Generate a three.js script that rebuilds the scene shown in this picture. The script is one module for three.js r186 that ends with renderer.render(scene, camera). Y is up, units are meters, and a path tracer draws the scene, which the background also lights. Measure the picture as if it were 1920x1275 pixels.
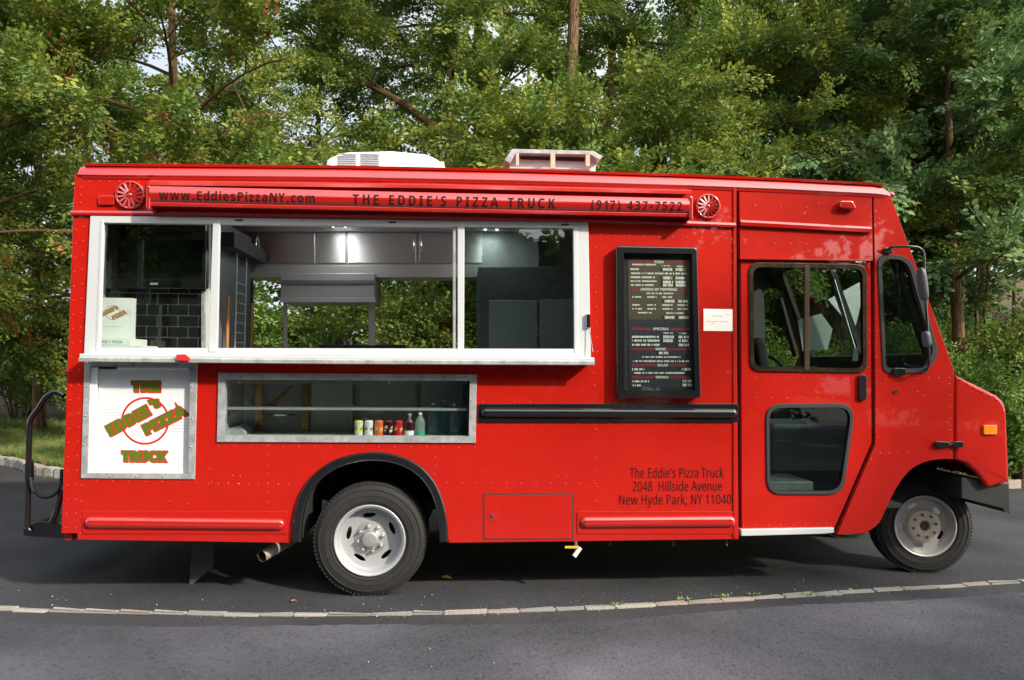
import * as THREE from 'three';
import { mergeGeometries, toCreasedNormals, mergeVertices } from 'three/addons/utils/BufferGeometryUtils.js';
import { RoundedBoxGeometry } from 'three/addons/geometries/RoundedBoxGeometry.js';
import { FontLoader } from 'three/addons/loaders/FontLoader.js';
import { RectAreaLightUniformsLib } from 'three/addons/lights/RectAreaLightUniformsLib.js';
import { TextGeometry } from 'three/addons/geometries/TextGeometry.js';

// ------------------------------------------------------------------ camera, sky, sun, exposure
const scene = new THREE.Scene();
const PW = 1920, PH = 1275, F = 1400;                       // photograph size and focal length in its pixels
const camera = new THREE.PerspectiveCamera(2 * Math.atan(PH / 2 / F) * 180 / Math.PI, 1024 / 680, 0.1, 400);
const CAM = new THREE.Vector3(0, 1.69, 5.54), YAW = 4.0 * Math.PI / 180, PITCH = Math.atan(50 / F), ROLL = 0.0088;
camera.position.copy(CAM);
camera.rotation.set(PITCH, -YAW, ROLL, 'YXZ');
camera.updateMatrixWorld(true);

const renderer = new THREE.WebGLRenderer({ antialias: true });
renderer.toneMapping = THREE.LinearToneMapping;
renderer.toneMappingExposure = 1.65;
renderer.shadowMap.enabled = true;

function rng(seed) { let a = seed >>> 0; return () => { a = (a + 0x6D2B79F5) | 0; let t = Math.imul(a ^ (a >>> 15), 1 | a); t = (t + Math.imul(t ^ (t >>> 7), 61 | t)) ^ t; return ((t ^ (t >>> 14)) >>> 0) / 4294967296; }; }
function tileNoise(seed) {
  const r = rng(seed), tab = new Float32Array(4096); for (let i = 0; i < 4096; i++) tab[i] = r();
  const h = (x, y, p) => tab[(((x % p) + p) % p * 57 + ((y % p) + p) % p * 131 + p * 17) & 4095];
  const n = (x, y, p) => { const xi = Math.floor(x), yi = Math.floor(y), fx = x - xi, fy = y - yi, u = fx * fx * (3 - 2 * fx), v = fy * fy * (3 - 2 * fy);
    return (h(xi, yi, p) * (1 - u) + h(xi + 1, yi, p) * u) * (1 - v) + (h(xi, yi + 1, p) * (1 - u) + h(xi + 1, yi + 1, p) * u) * v; };
  return (u, v, p0, oct) => { let s = 0, a = 0.5, p = p0, w = 0; for (let o = 0; o < oct; o++) { s += a * n(u * p, v * p, p); w += a; a *= 0.5; p *= 2; } return s / w; };
}
const SUN = new THREE.Vector3(1.2, 0.95, 1.0).normalize();
{
  const W = 1024, H = 512, d = new Float32Array(W * H * 4), nz = tileNoise(5);
  for (let j = 0; j < H; j++) for (let i = 0; i < W; i++) {
    const el = ((j + 0.5) / H - 0.5) * Math.PI, e = Math.max(0, Math.sin(el));
    const t = Math.pow(e, 0.55), c = THREE.MathUtils.smoothstep(nz(i / W, j / H, 8, 5), 0.42, 0.62);
    const base = [0.86 - 0.42 * t, 0.92 - 0.30 * t, 1.0 - 0.12 * t], cl = [0.98, 1.0, 1.03], m = 0.25 + 0.6 * c, o = (j * W + i) * 4;
    const th = ((i + 0.5) / W - 0.5) * 2 * Math.PI, dir = new THREE.Vector3(Math.cos(th) * Math.cos(el), Math.sin(el), Math.sin(th) * Math.cos(el)), ang = Math.acos(Math.max(-1, Math.min(1, dir.dot(SUN))));
    const glow = 2.5 * Math.exp(-ang * ang / 0.55) , gc = [1, 0.95, 0.86];                       // haze is brighter round the sun
    for (let k = 0; k < 3; k++) d[o + k] = (base[k] * (1 - m) + cl[k] * m) * 0.64 + (el > 0 ? glow * gc[k] : 0);
    d[o + 3] = 1;
  }
  const sky = new THREE.DataTexture(d, W, H, THREE.RGBAFormat, THREE.FloatType);
  sky.mapping = THREE.EquirectangularReflectionMapping; sky.magFilter = sky.minFilter = THREE.LinearFilter; sky.needsUpdate = true;
  scene.background = sky; scene.environment = sky;
}
const sun = new THREE.DirectionalLight(new THREE.Color(1.0, 0.90, 0.74), 3.9);
sun.position.copy(SUN).multiplyScalar(40); sun.target.position.set(0, 0, 0);
sun.castShadow = true; sun.shadow.radius = 5; sun.shadow.mapSize.set(2048, 2048);
Object.assign(sun.shadow.camera, { left: -22, right: 22, top: 22, bottom: -22, near: 1, far: 100 });
scene.add(sun, sun.target);

// ------------------------------------------------------------------ helpers
const R0 = rng(11);
const inv = camera.matrixWorld.clone();
function ray(px, py) { return new THREE.Vector3((px - PW / 2) / F, -(py - PH / 2) / F, -1).transformDirection(inv); }
function s(px, py, z = 0) { const d = ray(px, py), t = (z - CAM.z) / d.z; return new THREE.Vector3(CAM.x + d.x * t, CAM.y + d.y * t, z); }       // pixel -> point on a plane parallel to the truck's side
function g(px, py, y = 0) { const d = ray(px, py), t = (y - CAM.y) / d.y; return new THREE.Vector3(CAM.x + d.x * t, y, CAM.z + d.z * t); }        // pixel -> point on the ground
function spot(px, depth) { const u = (px - PW / 2) / F, c = Math.cos(YAW), n = Math.sin(YAW); return new THREE.Vector3(CAM.x + (n + u * c) * depth, 0, CAM.z + (-c + u * n) * depth); }   // column of the photo at a distance
const used = {};
function named(n) { const k = used[n] = (used[n] ?? -1) + 1; return k ? n + '_' + String(k).padStart(3, '0') : n; }
function shade(o) { o.castShadow = o.receiveShadow = true; return o; }
function part(name, geo, mat, parent) { const m = shade(new THREE.Mesh(geo, mat)); m.name = name; parent.add(m); return m; }
function tag(o, label, category, group) { o.userData.label = label; o.userData.category = category; if (group) o.userData.group = group; return o; }
function thing(name, label, category, pos, group) { const o = new THREE.Group(); o.name = named(name); if (pos) o.position.copy(pos); scene.add(o); return tag(o, label, category, group); }
function single(name, geo, mat, label, category, group) { const m = part(named(name), geo, mat, scene); return tag(m, label, category, group); }
function structure(name, geo, mat) { const m = part(named(name), geo, mat, scene); m.userData.kind = 'structure'; return m; }
const V2 = (x, y) => new THREE.Vector2(x, y), V3 = (x, y, z) => new THREE.Vector3(x, y, z);
function flat(pts, z) { return pts.map(([x, y]) => { const p = s(x, y, z); return V2(p.x, p.y); }); }
function roundPts(pts, r, n = 6) {                           // polygon with rounded corners (points are [x, y], r a number or a list)
  const out = [], N = pts.length;
  for (let i = 0; i < N; i++) {
    const p = pts[i], a = pts[(i + N - 1) % N], b = pts[(i + 1) % N], rr = Array.isArray(r) ? r[i] : r;
    const da = Math.hypot(a[0] - p[0], a[1] - p[1]), db = Math.hypot(b[0] - p[0], b[1] - p[1]), q = Math.min(rr, da / 2, db / 2);
    if (q < 1e-6) { out.push(p); continue; }
    const A = [p[0] + (a[0] - p[0]) / da * q, p[1] + (a[1] - p[1]) / da * q], B = [p[0] + (b[0] - p[0]) / db * q, p[1] + (b[1] - p[1]) / db * q];
    for (let k = 0; k <= n; k++) { const t = k / n, u = 1 - t; out.push([u * u * A[0] + 2 * u * t * p[0] + t * t * B[0], u * u * A[1] + 2 * u * t * p[1] + t * t * B[1]]); }
  }
  return out;
}
function plateXY(pts, zFront, thick, holes = [], bevel = 0) {
  const shp = new THREE.Shape(pts); for (const h of holes) shp.holes.push(new THREE.Path(h));
  const geo = new THREE.ExtrudeGeometry(shp, { depth: thick - 2 * bevel, bevelEnabled: bevel > 0, bevelThickness: bevel, bevelSize: bevel, bevelOffset: -bevel, bevelSegments: 3, curveSegments: 8 });
  geo.translate(0, 0, zFront - thick + bevel); return geo;
}
const plate = (pts, z, t, holes = [], bevel = 0) => plateXY(flat(pts, z), z, t, holes.map(h => flat(h, z)), bevel);
const rect = (x0, y0, x1, y1) => [[x0, y0], [x1, y0], [x1, y1], [x0, y1]];
const slab = (x0, y0, x1, y1, z, t, bevel = 0.003) => plate(rect(x0, y0, x1, y1), z, t, [], bevel);
const box = (x0, x1, y0, y1, z0, z1, r = 0.006) => new RoundedBoxGeometry(x1 - x0, y1 - y0, z1 - z0, 2, Math.min(r, (x1 - x0) / 2.1, (y1 - y0) / 2.1, (z1 - z0) / 2.1)).translate((x0 + x1) / 2, (y0 + y1) / 2, (z0 + z1) / 2);
function taperTube(pts, rad, sides = 7) {                    // tube through points with a radius at each
  const n = pts.length, pos = [], nor = [], uv = [], idx = []; let ref = V3(0.3, 0.1, 1), len = 0;
  for (let i = 0; i < n; i++) {
    const t = pts[Math.min(n - 1, i + 1)].clone().sub(pts[Math.max(0, i - 1)]).normalize(), a = ref.clone().sub(t.clone().multiplyScalar(ref.dot(t))).normalize(), b = t.clone().cross(a); ref = a;
    if (i) len += pts[i].distanceTo(pts[i - 1]);
    for (let k = 0; k <= sides; k++) { const th = k / sides * 2 * Math.PI, v = a.clone().multiplyScalar(Math.cos(th)).addScaledVector(b, Math.sin(th));
      nor.push(v.x, v.y, v.z); pos.push(pts[i].x + v.x * rad[i], pts[i].y + v.y * rad[i], pts[i].z + v.z * rad[i]); uv.push(k / sides * 0.8, len); }
  }
  for (let i = 0; i < n - 1; i++) for (let k = 0; k < sides; k++) { const a = i * (sides + 1) + k, b = a + sides + 1; idx.push(a, a + 1, b, a + 1, b + 1, b); }
  const geo = new THREE.BufferGeometry(); geo.setAttribute('position', new THREE.Float32BufferAttribute(pos, 3)); geo.setAttribute('normal', new THREE.Float32BufferAttribute(nor, 3)); geo.setAttribute('uv', new THREE.Float32BufferAttribute(uv, 2)); geo.setIndex(idx); return geo;
}
const rod = (a, b, r, n = 10) => { const d = b.clone().sub(a), L = d.length(); const c = new THREE.CylinderGeometry(r, r, L, n); c.applyQuaternion(new THREE.Quaternion().setFromUnitVectors(V3(0, 1, 0), d.normalize())); c.translate((a.x + b.x) / 2, (a.y + b.y) / 2, (a.z + b.z) / 2); return c; };
const bent = (pts, r, n = 24, tension = 0.5) => new THREE.TubeGeometry(new THREE.CatmullRomCurve3(pts, false, 'catmullrom', tension), n, r, 8, false);
function loftX(profile, stations, crease = 0.6) {            // closed profile [z, y] carried along x through stations {x, y, k (scale of y), kz (inset in z)}
  const P = profile.length, pos = [], quad = (a, b, c, d) => pos.push(...a, ...b, ...c, ...a, ...c, ...d);
  const at = st => profile.map(([z, y]) => [st.x, st.y + y * (st.k ?? 1), z < -1.1 ? z + (st.kz ?? 0) : z - (st.kz ?? 0)]), rows = stations.map(at);
  for (let i = 0; i < rows.length - 1; i++) for (let k = 0; k < P; k++) { const q = (k + 1) % P; quad(rows[i][k], rows[i][q], rows[i + 1][q], rows[i + 1][k]); }
  for (const row of [rows[0], rows[rows.length - 1]]) { const tri = THREE.ShapeUtils.triangulateShape(profile.map(([z, y]) => V2(z, y)), []); for (const t of tri) for (const v of t) pos.push(...row[v]); }
  const geo = new THREE.BufferGeometry(); geo.setAttribute('position', new THREE.Float32BufferAttribute(pos, 3));
  const uv = []; for (let i = 0; i < pos.length; i += 3) uv.push(pos[i], pos[i + 1] + pos[i + 2]); geo.setAttribute('uv', new THREE.Float32BufferAttribute(uv, 2));
  geo.computeVertexNormals(); return toCreasedNormals(geo, crease);
}
const merge = list => mergeGeometries(list.map(q => { const k = q.index ? q.toNonIndexed() : q.clone(); for (const n of Object.keys(k.attributes)) if (!['position', 'normal', 'uv'].includes(n)) k.deleteAttribute(n); if (!k.attributes.uv) k.setAttribute('uv', new THREE.Float32BufferAttribute(new Float32Array(k.attributes.position.count * 2), 2)); return k; }));

// ------------------------------------------------------------------ textures and materials
function tex(size, fn, srgb, rep = 1) {
  const d = new Uint8Array(size * size * 4);
  for (let j = 0; j < size; j++) for (let i = 0; i < size; i++) { const c = fn(i / size, j / size), o = (j * size + i) * 4, a = Array.isArray(c) ? c : [c, c, c]; for (let k = 0; k < 3; k++) d[o + k] = Math.max(0, Math.min(255, a[k] * 255)); d[o + 3] = 255; }
  const t = new THREE.DataTexture(d, size, size); t.wrapS = t.wrapT = THREE.RepeatWrapping; t.magFilter = THREE.LinearFilter; t.minFilter = THREE.LinearMipmapLinearFilter; t.generateMipmaps = true; t.repeat.set(rep, rep);
  if (srgb) t.colorSpace = THREE.SRGBColorSpace; t.needsUpdate = true; return t;
}
const gam = v => Math.pow(Math.max(0, v), 1 / 2.2), N1 = tileNoise(21), N2 = tileNoise(22), N3 = tileNoise(23), N4 = tileNoise(24);
const std = (r, g_, b, rough, o = {}) => new THREE.MeshStandardMaterial({ color: new THREE.Color().setRGB(r, g_, b), roughness: rough, ...o });
const phys = (r, g_, b, rough, o = {}) => new THREE.MeshPhysicalMaterial({ color: new THREE.Color().setRGB(r, g_, b), roughness: rough, ...o });
const wave = tex(256, (u, v) => N1(u, v, 3, 3), false, 0.7);
const fineGrain = tex(256, (u, v) => 0.5 * N2(u, v, 64, 2) + 0.5 * N3(u, v, 16, 3), false, 2);
const paintTone = tex(512, (u, v) => { const n = N1(u, v, 4, 4), f = N4(u, v, 48, 3), k = 0.93 + 0.05 * n + 0.05 * f; return [k, k, k]; }, true, 0.45);
const M = {
  red: phys(0.435, 0.0100, 0.0046, 0.5, { specularIntensity: 0.15, clearcoat: 1, clearcoatRoughness: 0.025, map: paintTone, bumpMap: wave, bumpScale: 0.006 }),
  redTrim: phys(0.44, 0.010, 0.005, 0.14, { ior: 1.9, clearcoat: 1, clearcoatRoughness: 0.06, map: paintTone }),
  rivet: phys(0.42, 0.015, 0.009, 0.4, { clearcoat: 0.7, clearcoatRoughness: 0.1 }),
  white: phys(0.80, 0.81, 0.82, 0.35, { clearcoat: 0.3 }),
  alu: std(0.60, 0.61, 0.63, 0.42, { metalness: 0.35, roughnessMap: tex(256, (u, v) => 0.55 + 0.45 * N2(u, v, 12, 4), false, 1.5), map: tex(256, (u, v) => { const k = 0.72 + 0.28 * N3(u, v, 20, 4); return [k, k, k]; }, true, 1.3) }),
  frameWhite: phys(0.56, 0.575, 0.60, 0.42, { metalness: 0.2 }),
  brushed: phys(0.66, 0.65, 0.63, 0.40, { metalness: 1, anisotropy: 0.8, anisotropyRotation: Math.PI / 2 }), steel: std(0.46, 0.45, 0.44, 0.40, { metalness: 0.5, roughnessMap: tex(256, (u, v) => 0.75 + 0.25 * N2(u, v, 24, 3), false, 1) }),
  polished: std(0.75, 0.77, 0.78, 0.16, { metalness: 1 }),
  chrome: std(0.8, 0.8, 0.82, 0.12, { metalness: 1 }),
  black: phys(0.008, 0.008, 0.009, 0.25, { clearcoat: 1, clearcoatRoughness: 0.08 }),
  blackMatte: std(0.018, 0.018, 0.02, 0.7), rubber: std(0.022, 0.022, 0.024, 0.78, { bumpMap: fineGrain, bumpScale: 0.002, map: tex(256, (u, v) => { const k = 0.75 + 0.25 * N4(u, v, 10, 4); return [k, k * 0.98, k * 0.95]; }, true, 3) }),
  under: std(0.02, 0.019, 0.018, 0.85), liner: std(0.012, 0.012, 0.012, 0.9), rust: std(0.09, 0.06, 0.045, 0.8, { }), pipe: std(0.36, 0.30, 0.26, 0.55, { metalness: 0.3, bumpMap: fineGrain, bumpScale: 0.002 }),
  rim: phys(0.45, 0.46, 0.48, 0.38, { metalness: 0.35, clearcoat: 0.2 }), rimFront: phys(0.50, 0.48, 0.47, 0.4, { metalness: 0.4 }), hole: std(0.008, 0.008, 0.008, 0.9),
  glass: phys(0.86, 0.90, 0.89, 0.0, { transmission: 1, thickness: 0, ior: 1.5 }), tint: phys(0.62, 0.69, 0.66, 0.0, { transmission: 1, thickness: 0, ior: 1.52 }),
  text: phys(0.035, 0.008, 0.008, 0.8, { specularIntensity: 0.2 }), screen: phys(0.006, 0.007, 0.008, 0.12, { clearcoat: 0.5 }),
  tile: phys(0.012, 0.013, 0.014, 0.12, { clearcoat: 0.6 }), grout: std(0.58, 0.58, 0.56, 0.9),
  wood: std(0.42, 0.22, 0.09, 0.6, { map: tex(256, (u, v) => { const k = 0.7 + 0.3 * N1(u, v * 0.08, 24, 3); return [k, k * 0.95, k * 0.88]; }, true, 2) }),
  card: std(0.74, 0.73, 0.70, 0.85), seat: std(0.03, 0.03, 0.034, 0.8), dash: std(0.05, 0.05, 0.052, 0.7), darkGrey: std(0.14, 0.15, 0.165, 0.45, { metalness: 0.3 }), midGrey: std(0.34, 0.37, 0.41, 0.5, { metalness: 0.2 }),
  amber: phys(0.75, 0.22, 0.01, 0.25, { clearcoat: 1 }), brass: std(0.62, 0.38, 0.16, 0.25, { metalness: 0.9 }), wallIn: std(0.48, 0.49, 0.49, 0.5, { metalness: 0.4 }), yellow: std(0.65, 0.42, 0.03, 0.5),
  bark: std(0.25, 0.155, 0.095, 0.95, { map: tex(512, (u, v) => { const a = N1(u, v, 6, 4), f = N2(u * 1, v * 0.15, 48, 3), k = 0.35 + 0.5 * f + 0.35 * a; return [k, k * 0.96, k * 0.9]; }, true, 1), bumpMap: tex(256, (u, v) => N2(u, v * 0.15, 40, 3), false, 1), bumpScale: 0.03 }),
};

// ------------------------------------------------------------------ ground
const edgePts = [[-26, -11.2], [-17, -9.6], ...[[0, 872], [60, 888], [115, 897]].map(p => { const q = g(...p); return [q.x, q.z]; })];
{ const a = edgePts[edgePts.length - 1], e0 = g(1893, 916), e1 = g(1990, 913); edgePts.push([a[0] + 1.6, a[1] + 0.42], [a[0] + 4, a[1] + 0.72], [1.5, e0.z - 0.1], [e0.x, e0.z], [e1.x, e1.z], [14, -4.6], [26, -4.8]); }
const edgeCurve = new THREE.CatmullRomCurve3(edgePts.map(([x, z]) => V3(x, 0, z)), false, 'centripetal');
const edgeSamples = edgeCurve.getSpacedPoints(260);
function edgeZ(x) { for (let i = 1; i < edgeSamples.length; i++) if (edgeSamples[i].x >= x) { const a = edgeSamples[i - 1], b = edgeSamples[i]; return a.z + (b.z - a.z) * (x - a.x) / Math.max(1e-6, b.x - a.x); } return -4.8; }
const sm = THREE.MathUtils.smoothstep;
function hill(x, z) {
  const d = edgeZ(Math.max(-25.9, Math.min(25.9, x))) - z - 0.25; if (d <= 0) return -0.03;
  const bank = sm(x, -5, 5), n = N1((x + 60) / 120, (z + 60) / 120, 24, 3) - 0.5;
  return 0.10 + 0.05 * Math.min(d, 6) * (1 - bank) + bank * (0.62 * Math.min(d, 4.4) + 0.10 * Math.max(0, d - 4.4)) + 0.05 * Math.max(0, d - 7) + n * 0.25 * Math.min(1, d / 2);
}
{
  const W = 120, n = 170, geo = new THREE.PlaneGeometry(W, W, n, n).rotateX(-Math.PI / 2); geo.translate(0, 0, -12);
  const p = geo.attributes.position; for (let i = 0; i < p.count; i++) { const x = p.getX(i), z = p.getZ(i); p.setY(i, hill(x, z) - 0.02); }
  const uv = geo.attributes.uv; for (let i = 0; i < p.count; i++) uv.setXY(i, p.getX(i), p.getZ(i)); geo.computeVertexNormals();
  const m = std(0.10, 0.075, 0.05, 1, { map: tex(512, (u, v) => { const a = N1(u, v, 6, 5), b = N2(u, v, 60, 2), k = 0.45 + 0.4 * a + 0.35 * b; return [k, k * (0.9 + 0.12 * a), k * 0.8]; }, true, 0.35), bumpMap: fineGrain, bumpScale: 0.03 });
  structure('woodland_floor', geo, m);
  // lawn strip behind the kerb
  const lp = [], nx = 90, nd = 14; const pos = [], luv = [], idx = [];
  for (let i = 0; i <= nx; i++) for (let j = 0; j <= nd; j++) { const x = -24 + 18.6 * i / nx, d = 0.16 + 5.6 * j / nd, z = edgeZ(x) - d; pos.push(x, hill(x, z) + 0.015, z); luv.push(x, z); }
  for (let i = 0; i < nx; i++) for (let j = 0; j < nd; j++) { const a = i * (nd + 1) + j, b = a + nd + 1; idx.push(a, b, a + 1, b, b + 1, a + 1); }
  const lg = new THREE.BufferGeometry(); lg.setAttribute('position', new THREE.Float32BufferAttribute(pos, 3)); lg.setAttribute('uv', new THREE.Float32BufferAttribute(luv, 2)); lg.setIndex(idx); lg.computeVertexNormals();
  structure('lawn', lg, std(0.11, 0.16, 0.035, 1, { map: tex(256, (u, v) => { const k = 0.55 + 0.45 * N3(u, v, 32, 3), dry = sm(N1(u, v, 4, 3), 0.45, 0.7); return [k * (0.9 + 0.3 * dry), k, k * 0.8]; }, true, 0.5), bumpMap: fineGrain, bumpScale: 0.04 }));
}
const asphaltMap = (seed, warm) => { const a = tileNoise(seed), b = tileNoise(seed + 1), c = tileNoise(seed + 2); return tex(1024, (u, v) => { const n = a(u, v, 5, 5), f = b(u, v, 220, 2), st = c(u, v, 380, 1), k = 0.52 + 0.48 * n + 0.14 * (f - 0.5) + (st > 0.95 ? 0.16 : 0) - (f < 0.25 ? 0.12 : 0); return [k * (1 + warm * (n - 0.45)), k * (1 - 0.02 * warm), k * (1 + 0.03)]; }, true, 0.28); };
const asphaltBump = tex(1024, (u, v) => 0.6 * N2(u, v, 240, 2) + 0.4 * N3(u, v, 90, 2), false, 0.55);
const lineC = new THREE.CatmullRomCurve3([[-260, 1136], [0, 1143], [240, 1149], [480, 1153], [720, 1152], [960, 1147], [1200, 1136], [1440, 1121], [1680, 1106], [1920, 1091], [2250, 1072]].map(p => g(...p)), false, 'centripetal');
{
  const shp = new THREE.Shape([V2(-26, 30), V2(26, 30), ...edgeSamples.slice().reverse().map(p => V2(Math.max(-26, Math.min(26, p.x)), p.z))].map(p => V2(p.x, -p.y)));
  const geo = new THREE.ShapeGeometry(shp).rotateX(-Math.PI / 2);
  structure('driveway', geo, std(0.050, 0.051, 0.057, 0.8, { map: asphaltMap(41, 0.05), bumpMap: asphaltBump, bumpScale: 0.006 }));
  const r = rng(8), e = lineC.getSpacedPoints(160).map(p => V2(p.x, p.z + 0.24 + 0.025 * (r() - 0.5) + 0.03 * Math.sin(p.x * 2.1)));
  const a = e[0], b = e[e.length - 1];
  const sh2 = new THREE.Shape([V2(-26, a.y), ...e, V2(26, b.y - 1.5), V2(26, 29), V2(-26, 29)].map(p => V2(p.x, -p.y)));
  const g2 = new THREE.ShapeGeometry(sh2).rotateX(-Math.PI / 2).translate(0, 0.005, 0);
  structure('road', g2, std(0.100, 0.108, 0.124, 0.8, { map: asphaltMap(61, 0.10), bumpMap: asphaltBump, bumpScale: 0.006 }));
}
// granite setts flush in the asphalt, and the block kerb of the lawn
function stone(seed, lx, ly, lz, rough) {
  const q = rng(seed), geo = new RoundedBoxGeometry(lx, ly, lz, 1, Math.min(ly, lz) * 0.16), p = geo.attributes.position, mem = new Map();
  for (let i = 0; i < p.count; i++) { const k = [p.getX(i), p.getY(i), p.getZ(i)].map(v => Math.round(v * 60)).join(); if (!mem.has(k)) mem.set(k, [(q() - 0.5) * rough, (q() - 0.5) * rough * 0.7, (q() - 0.5) * rough]); const d = mem.get(k); p.setXYZ(i, p.getX(i) + d[0], p.getY(i) + d[1], p.getZ(i) + d[2]); }
  geo.computeVertexNormals(); return geo;
}
const graniteTex = tex(256, (u, v) => { const f = N2(u, v, 70, 2), a = N1(u, v, 8, 3), k = 0.62 + 0.3 * f + 0.16 * a - (f < 0.28 ? 0.25 : 0); return [k, k * 0.985, k * 0.96]; }, true, 4);
const graniteBump = tex(256, (u, v) => 0.5 * N2(u, v, 40, 3) + 0.5 * N4(u, v, 10, 3), false, 4);
const granite = [[0.55, 0.53, 0.50], [0.62, 0.60, 0.57], [0.48, 0.47, 0.47], [0.58, 0.49, 0.43], [0.52, 0.51, 0.52]].map(c => std(...c, 0.9, { map: graniteTex, bumpMap: graniteBump, bumpScale: 0.008 }));
{
  const t = thing('stone_edging', 'single row of pale granite setts set flush in the asphalt in front of the truck', 'edging'), geos = [1, 2, 3, 4, 5, 6].map(i => stone(i * 7, 0.25, 0.08, 0.066, 0.022)), r = rng(77), L = lineC.getLength(); let d = 0;
  while (d < L - 0.4) {
    const len = 0.19 + 0.12 * r(), u = (d + len / 2) / L, p = lineC.getPointAt(u), q = lineC.getTangentAt(u);
    const m = part('granite_sett', geos[Math.floor(r() * 6)], granite[Math.floor(r() * 5)], t);
    m.scale.set(len / 0.25, 1, 0.62 + 0.4 * r()); m.position.set(p.x, -0.026 + 0.006 * (r() - 0.5), p.z + 0.014 * (r() - 0.5)); m.rotation.y = Math.atan2(-q.z, q.x) + 0.03 * (r() - 0.5);
    d += len + 0.002 + 0.02 * r() * r() * r();
  }
  const k = thing('stone_kerb', 'raised kerb of rough granite blocks along the edge of the lawn', 'kerb'), kg = [1, 2, 3, 4].map(i => stone(i * 13, 0.21, 0.26, 0.12, 0.022)); const EL = edgeCurve.getLength(); d = 0;
  const x0 = edgePts[2][0] - 3;
  while (d < EL) { const len = 0.18 + 0.07 * r(), u = Math.min(1, (d + len / 2) / EL), p = edgeCurve.getPointAt(u), q = edgeCurve.getTangentAt(u); d += len + 0.012; if (p.x < x0 || p.x > 9) continue;
    const m = part('granite_block', kg[Math.floor(r() * 4)], granite[[0, 1, 3, 3, 4][Math.floor(r() * 5)]], k); m.scale.x = len / 0.21; m.position.set(p.x, 0.0 + 0.02 * (r() - 0.5), p.z - 0.05); m.rotation.set(0.05 * (r() - 0.5), Math.atan2(-q.z, q.x) + 0.06 * (r() - 0.5), 0); }
}

// ------------------------------------------------------------------ the truck
const font = await new FontLoader().loadAsync('fonts/droid/droid_sans_regular.typeface.json');
const fontBold = await new FontLoader().loadAsync('fonts/droid/droid_sans_bold.typeface.json');
const truck = thing('food_truck', 'red step van food truck with serving window and lettered sign', 'food truck');
const TW = 2.3, ZF = -TW;                                    // width of the body; the far side
const T = (name, geo, mat, parent = truck) => part(name, geo, mat, parent);
const rowOf = (pts, n) => { const out = []; for (let i = 0; i < pts.length - 1; i++) for (let k = 0; k < n; k++) { const t = k / n; out.push([pts[i][0] + (pts[i + 1][0] - pts[i][0]) * t, pts[i][1] + (pts[i + 1][1] - pts[i][1]) * t]); } out.push(pts[pts.length - 1]); return out; };
// outlines, read off the photograph on the plane of the truck's side
const archOut = [[547, 1018], [549, 975], [563, 925], [590, 887], [635, 859], [692, 848], [742, 853], [785, 872], [815, 904], [832, 945], [839, 985], [840, 1018]];
const archIn = [[564, 1018], [567, 972], [579, 930], [603, 898], [643, 874], [692, 864], [738, 869], [776, 886], [802, 914], [817, 950], [823, 985], [824, 1018]];
const smooth = (pts, n) => new THREE.SplineCurve(pts.map(p => V2(...p))).getPoints(n).map(p => [p.x, p.y]);
const winHole = [[174, 409], [1098, 421], [1104, 668], [164, 660]];
const signHole = [[160, 681], [362, 681], [358, 892], [155, 892]];
const caseHole = [[416, 706], [886, 709], [884, 825], [414, 823]];
const sidePts = [[140, 326], [640, 332], [1379, 348], [1385, 1011], [842, 1018], ...smooth(archOut, 40).reverse().slice(1, -1), [545, 1018], [146, 1012], [144, 1000], [115, 1000], [137, 404]];
T('side_panel', plate(sidePts, 0, 0.05, [winHole, signHole, caseHole], 0.003), M.red);
T('fender_flare', plate([...smooth(archOut, 40), ...smooth(archIn, 40).reverse()], 0.034, 0.06, [], 0.015), M.black);
{ // wheel arch liner, an open tunnel behind the flare
  const c = smooth(archIn, 24).map(([x, y]) => s(x, Math.min(y, 1012), -0.05)), pos = [], idx = [];
  for (const p of c) pos.push(p.x, p.y, -0.05, p.x, p.y, -0.85); for (let i = 0; i < c.length - 1; i++) idx.push(2 * i, 2 * i + 1, 2 * i + 2, 2 * i + 1, 2 * i + 3, 2 * i + 2);
  const q = new THREE.BufferGeometry(); q.setAttribute('position', new THREE.Float32BufferAttribute(pos, 3)); q.setIndex(idx); q.computeVertexNormals(); T('wheel_arch_liner', q, M.liner);
}
// cab: panel over the door, door, corner panel, hood side
T('cab_upper_panel', plate([[1386, 348], [1634, 362], [1637, 487], [1388, 484]], 0, 0.05, [], 0.003), M.red);
const doorPts = [[1389, 489], [1633, 492], [1635, 829], [1564, 992], [1391, 997]];
const doorWin = roundPts([[1404, 491], [1626, 495], [1627, 700], [1406, 697]], 22), doorWinIn = roundPts([[1411, 499], [1619, 503], [1620, 692], [1413, 689]], 18);
const lowWin = roundPts([[1436, 757], [1606, 756], [1582, 928], [1438, 928]], [30, 36, 30, 30]), lowWinIn = roundPts([[1441, 763], [1600, 762], [1577, 922], [1443, 922]], [26, 32, 26, 26]);
const door = T('cab_door', plate(doorPts, -0.018, 0.04, [doorWinIn, lowWinIn], 0.004), M.red);
T('window_frame', plate(doorWin, -0.006, 0.03, [doorWinIn], 0.006), std(0.10, 0.065, 0.04, 0.35, { metalness: 0.6, map: tex(128, (u, v) => { const k = 0.35 + 0.65 * N2(u, v, 10, 4); return [k, k * 0.95, k * 0.9]; }, true, 3) }), door);
T('window_bar', slab(1509, 497, 1518, 694, -0.002, 0.025), std(0.09, 0.06, 0.04, 0.35, { metalness: 0.6 }), door);
T('window_frame', plate(lowWin, -0.006, 0.03, [lowWinIn], 0.006), M.blackMatte, door);
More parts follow.
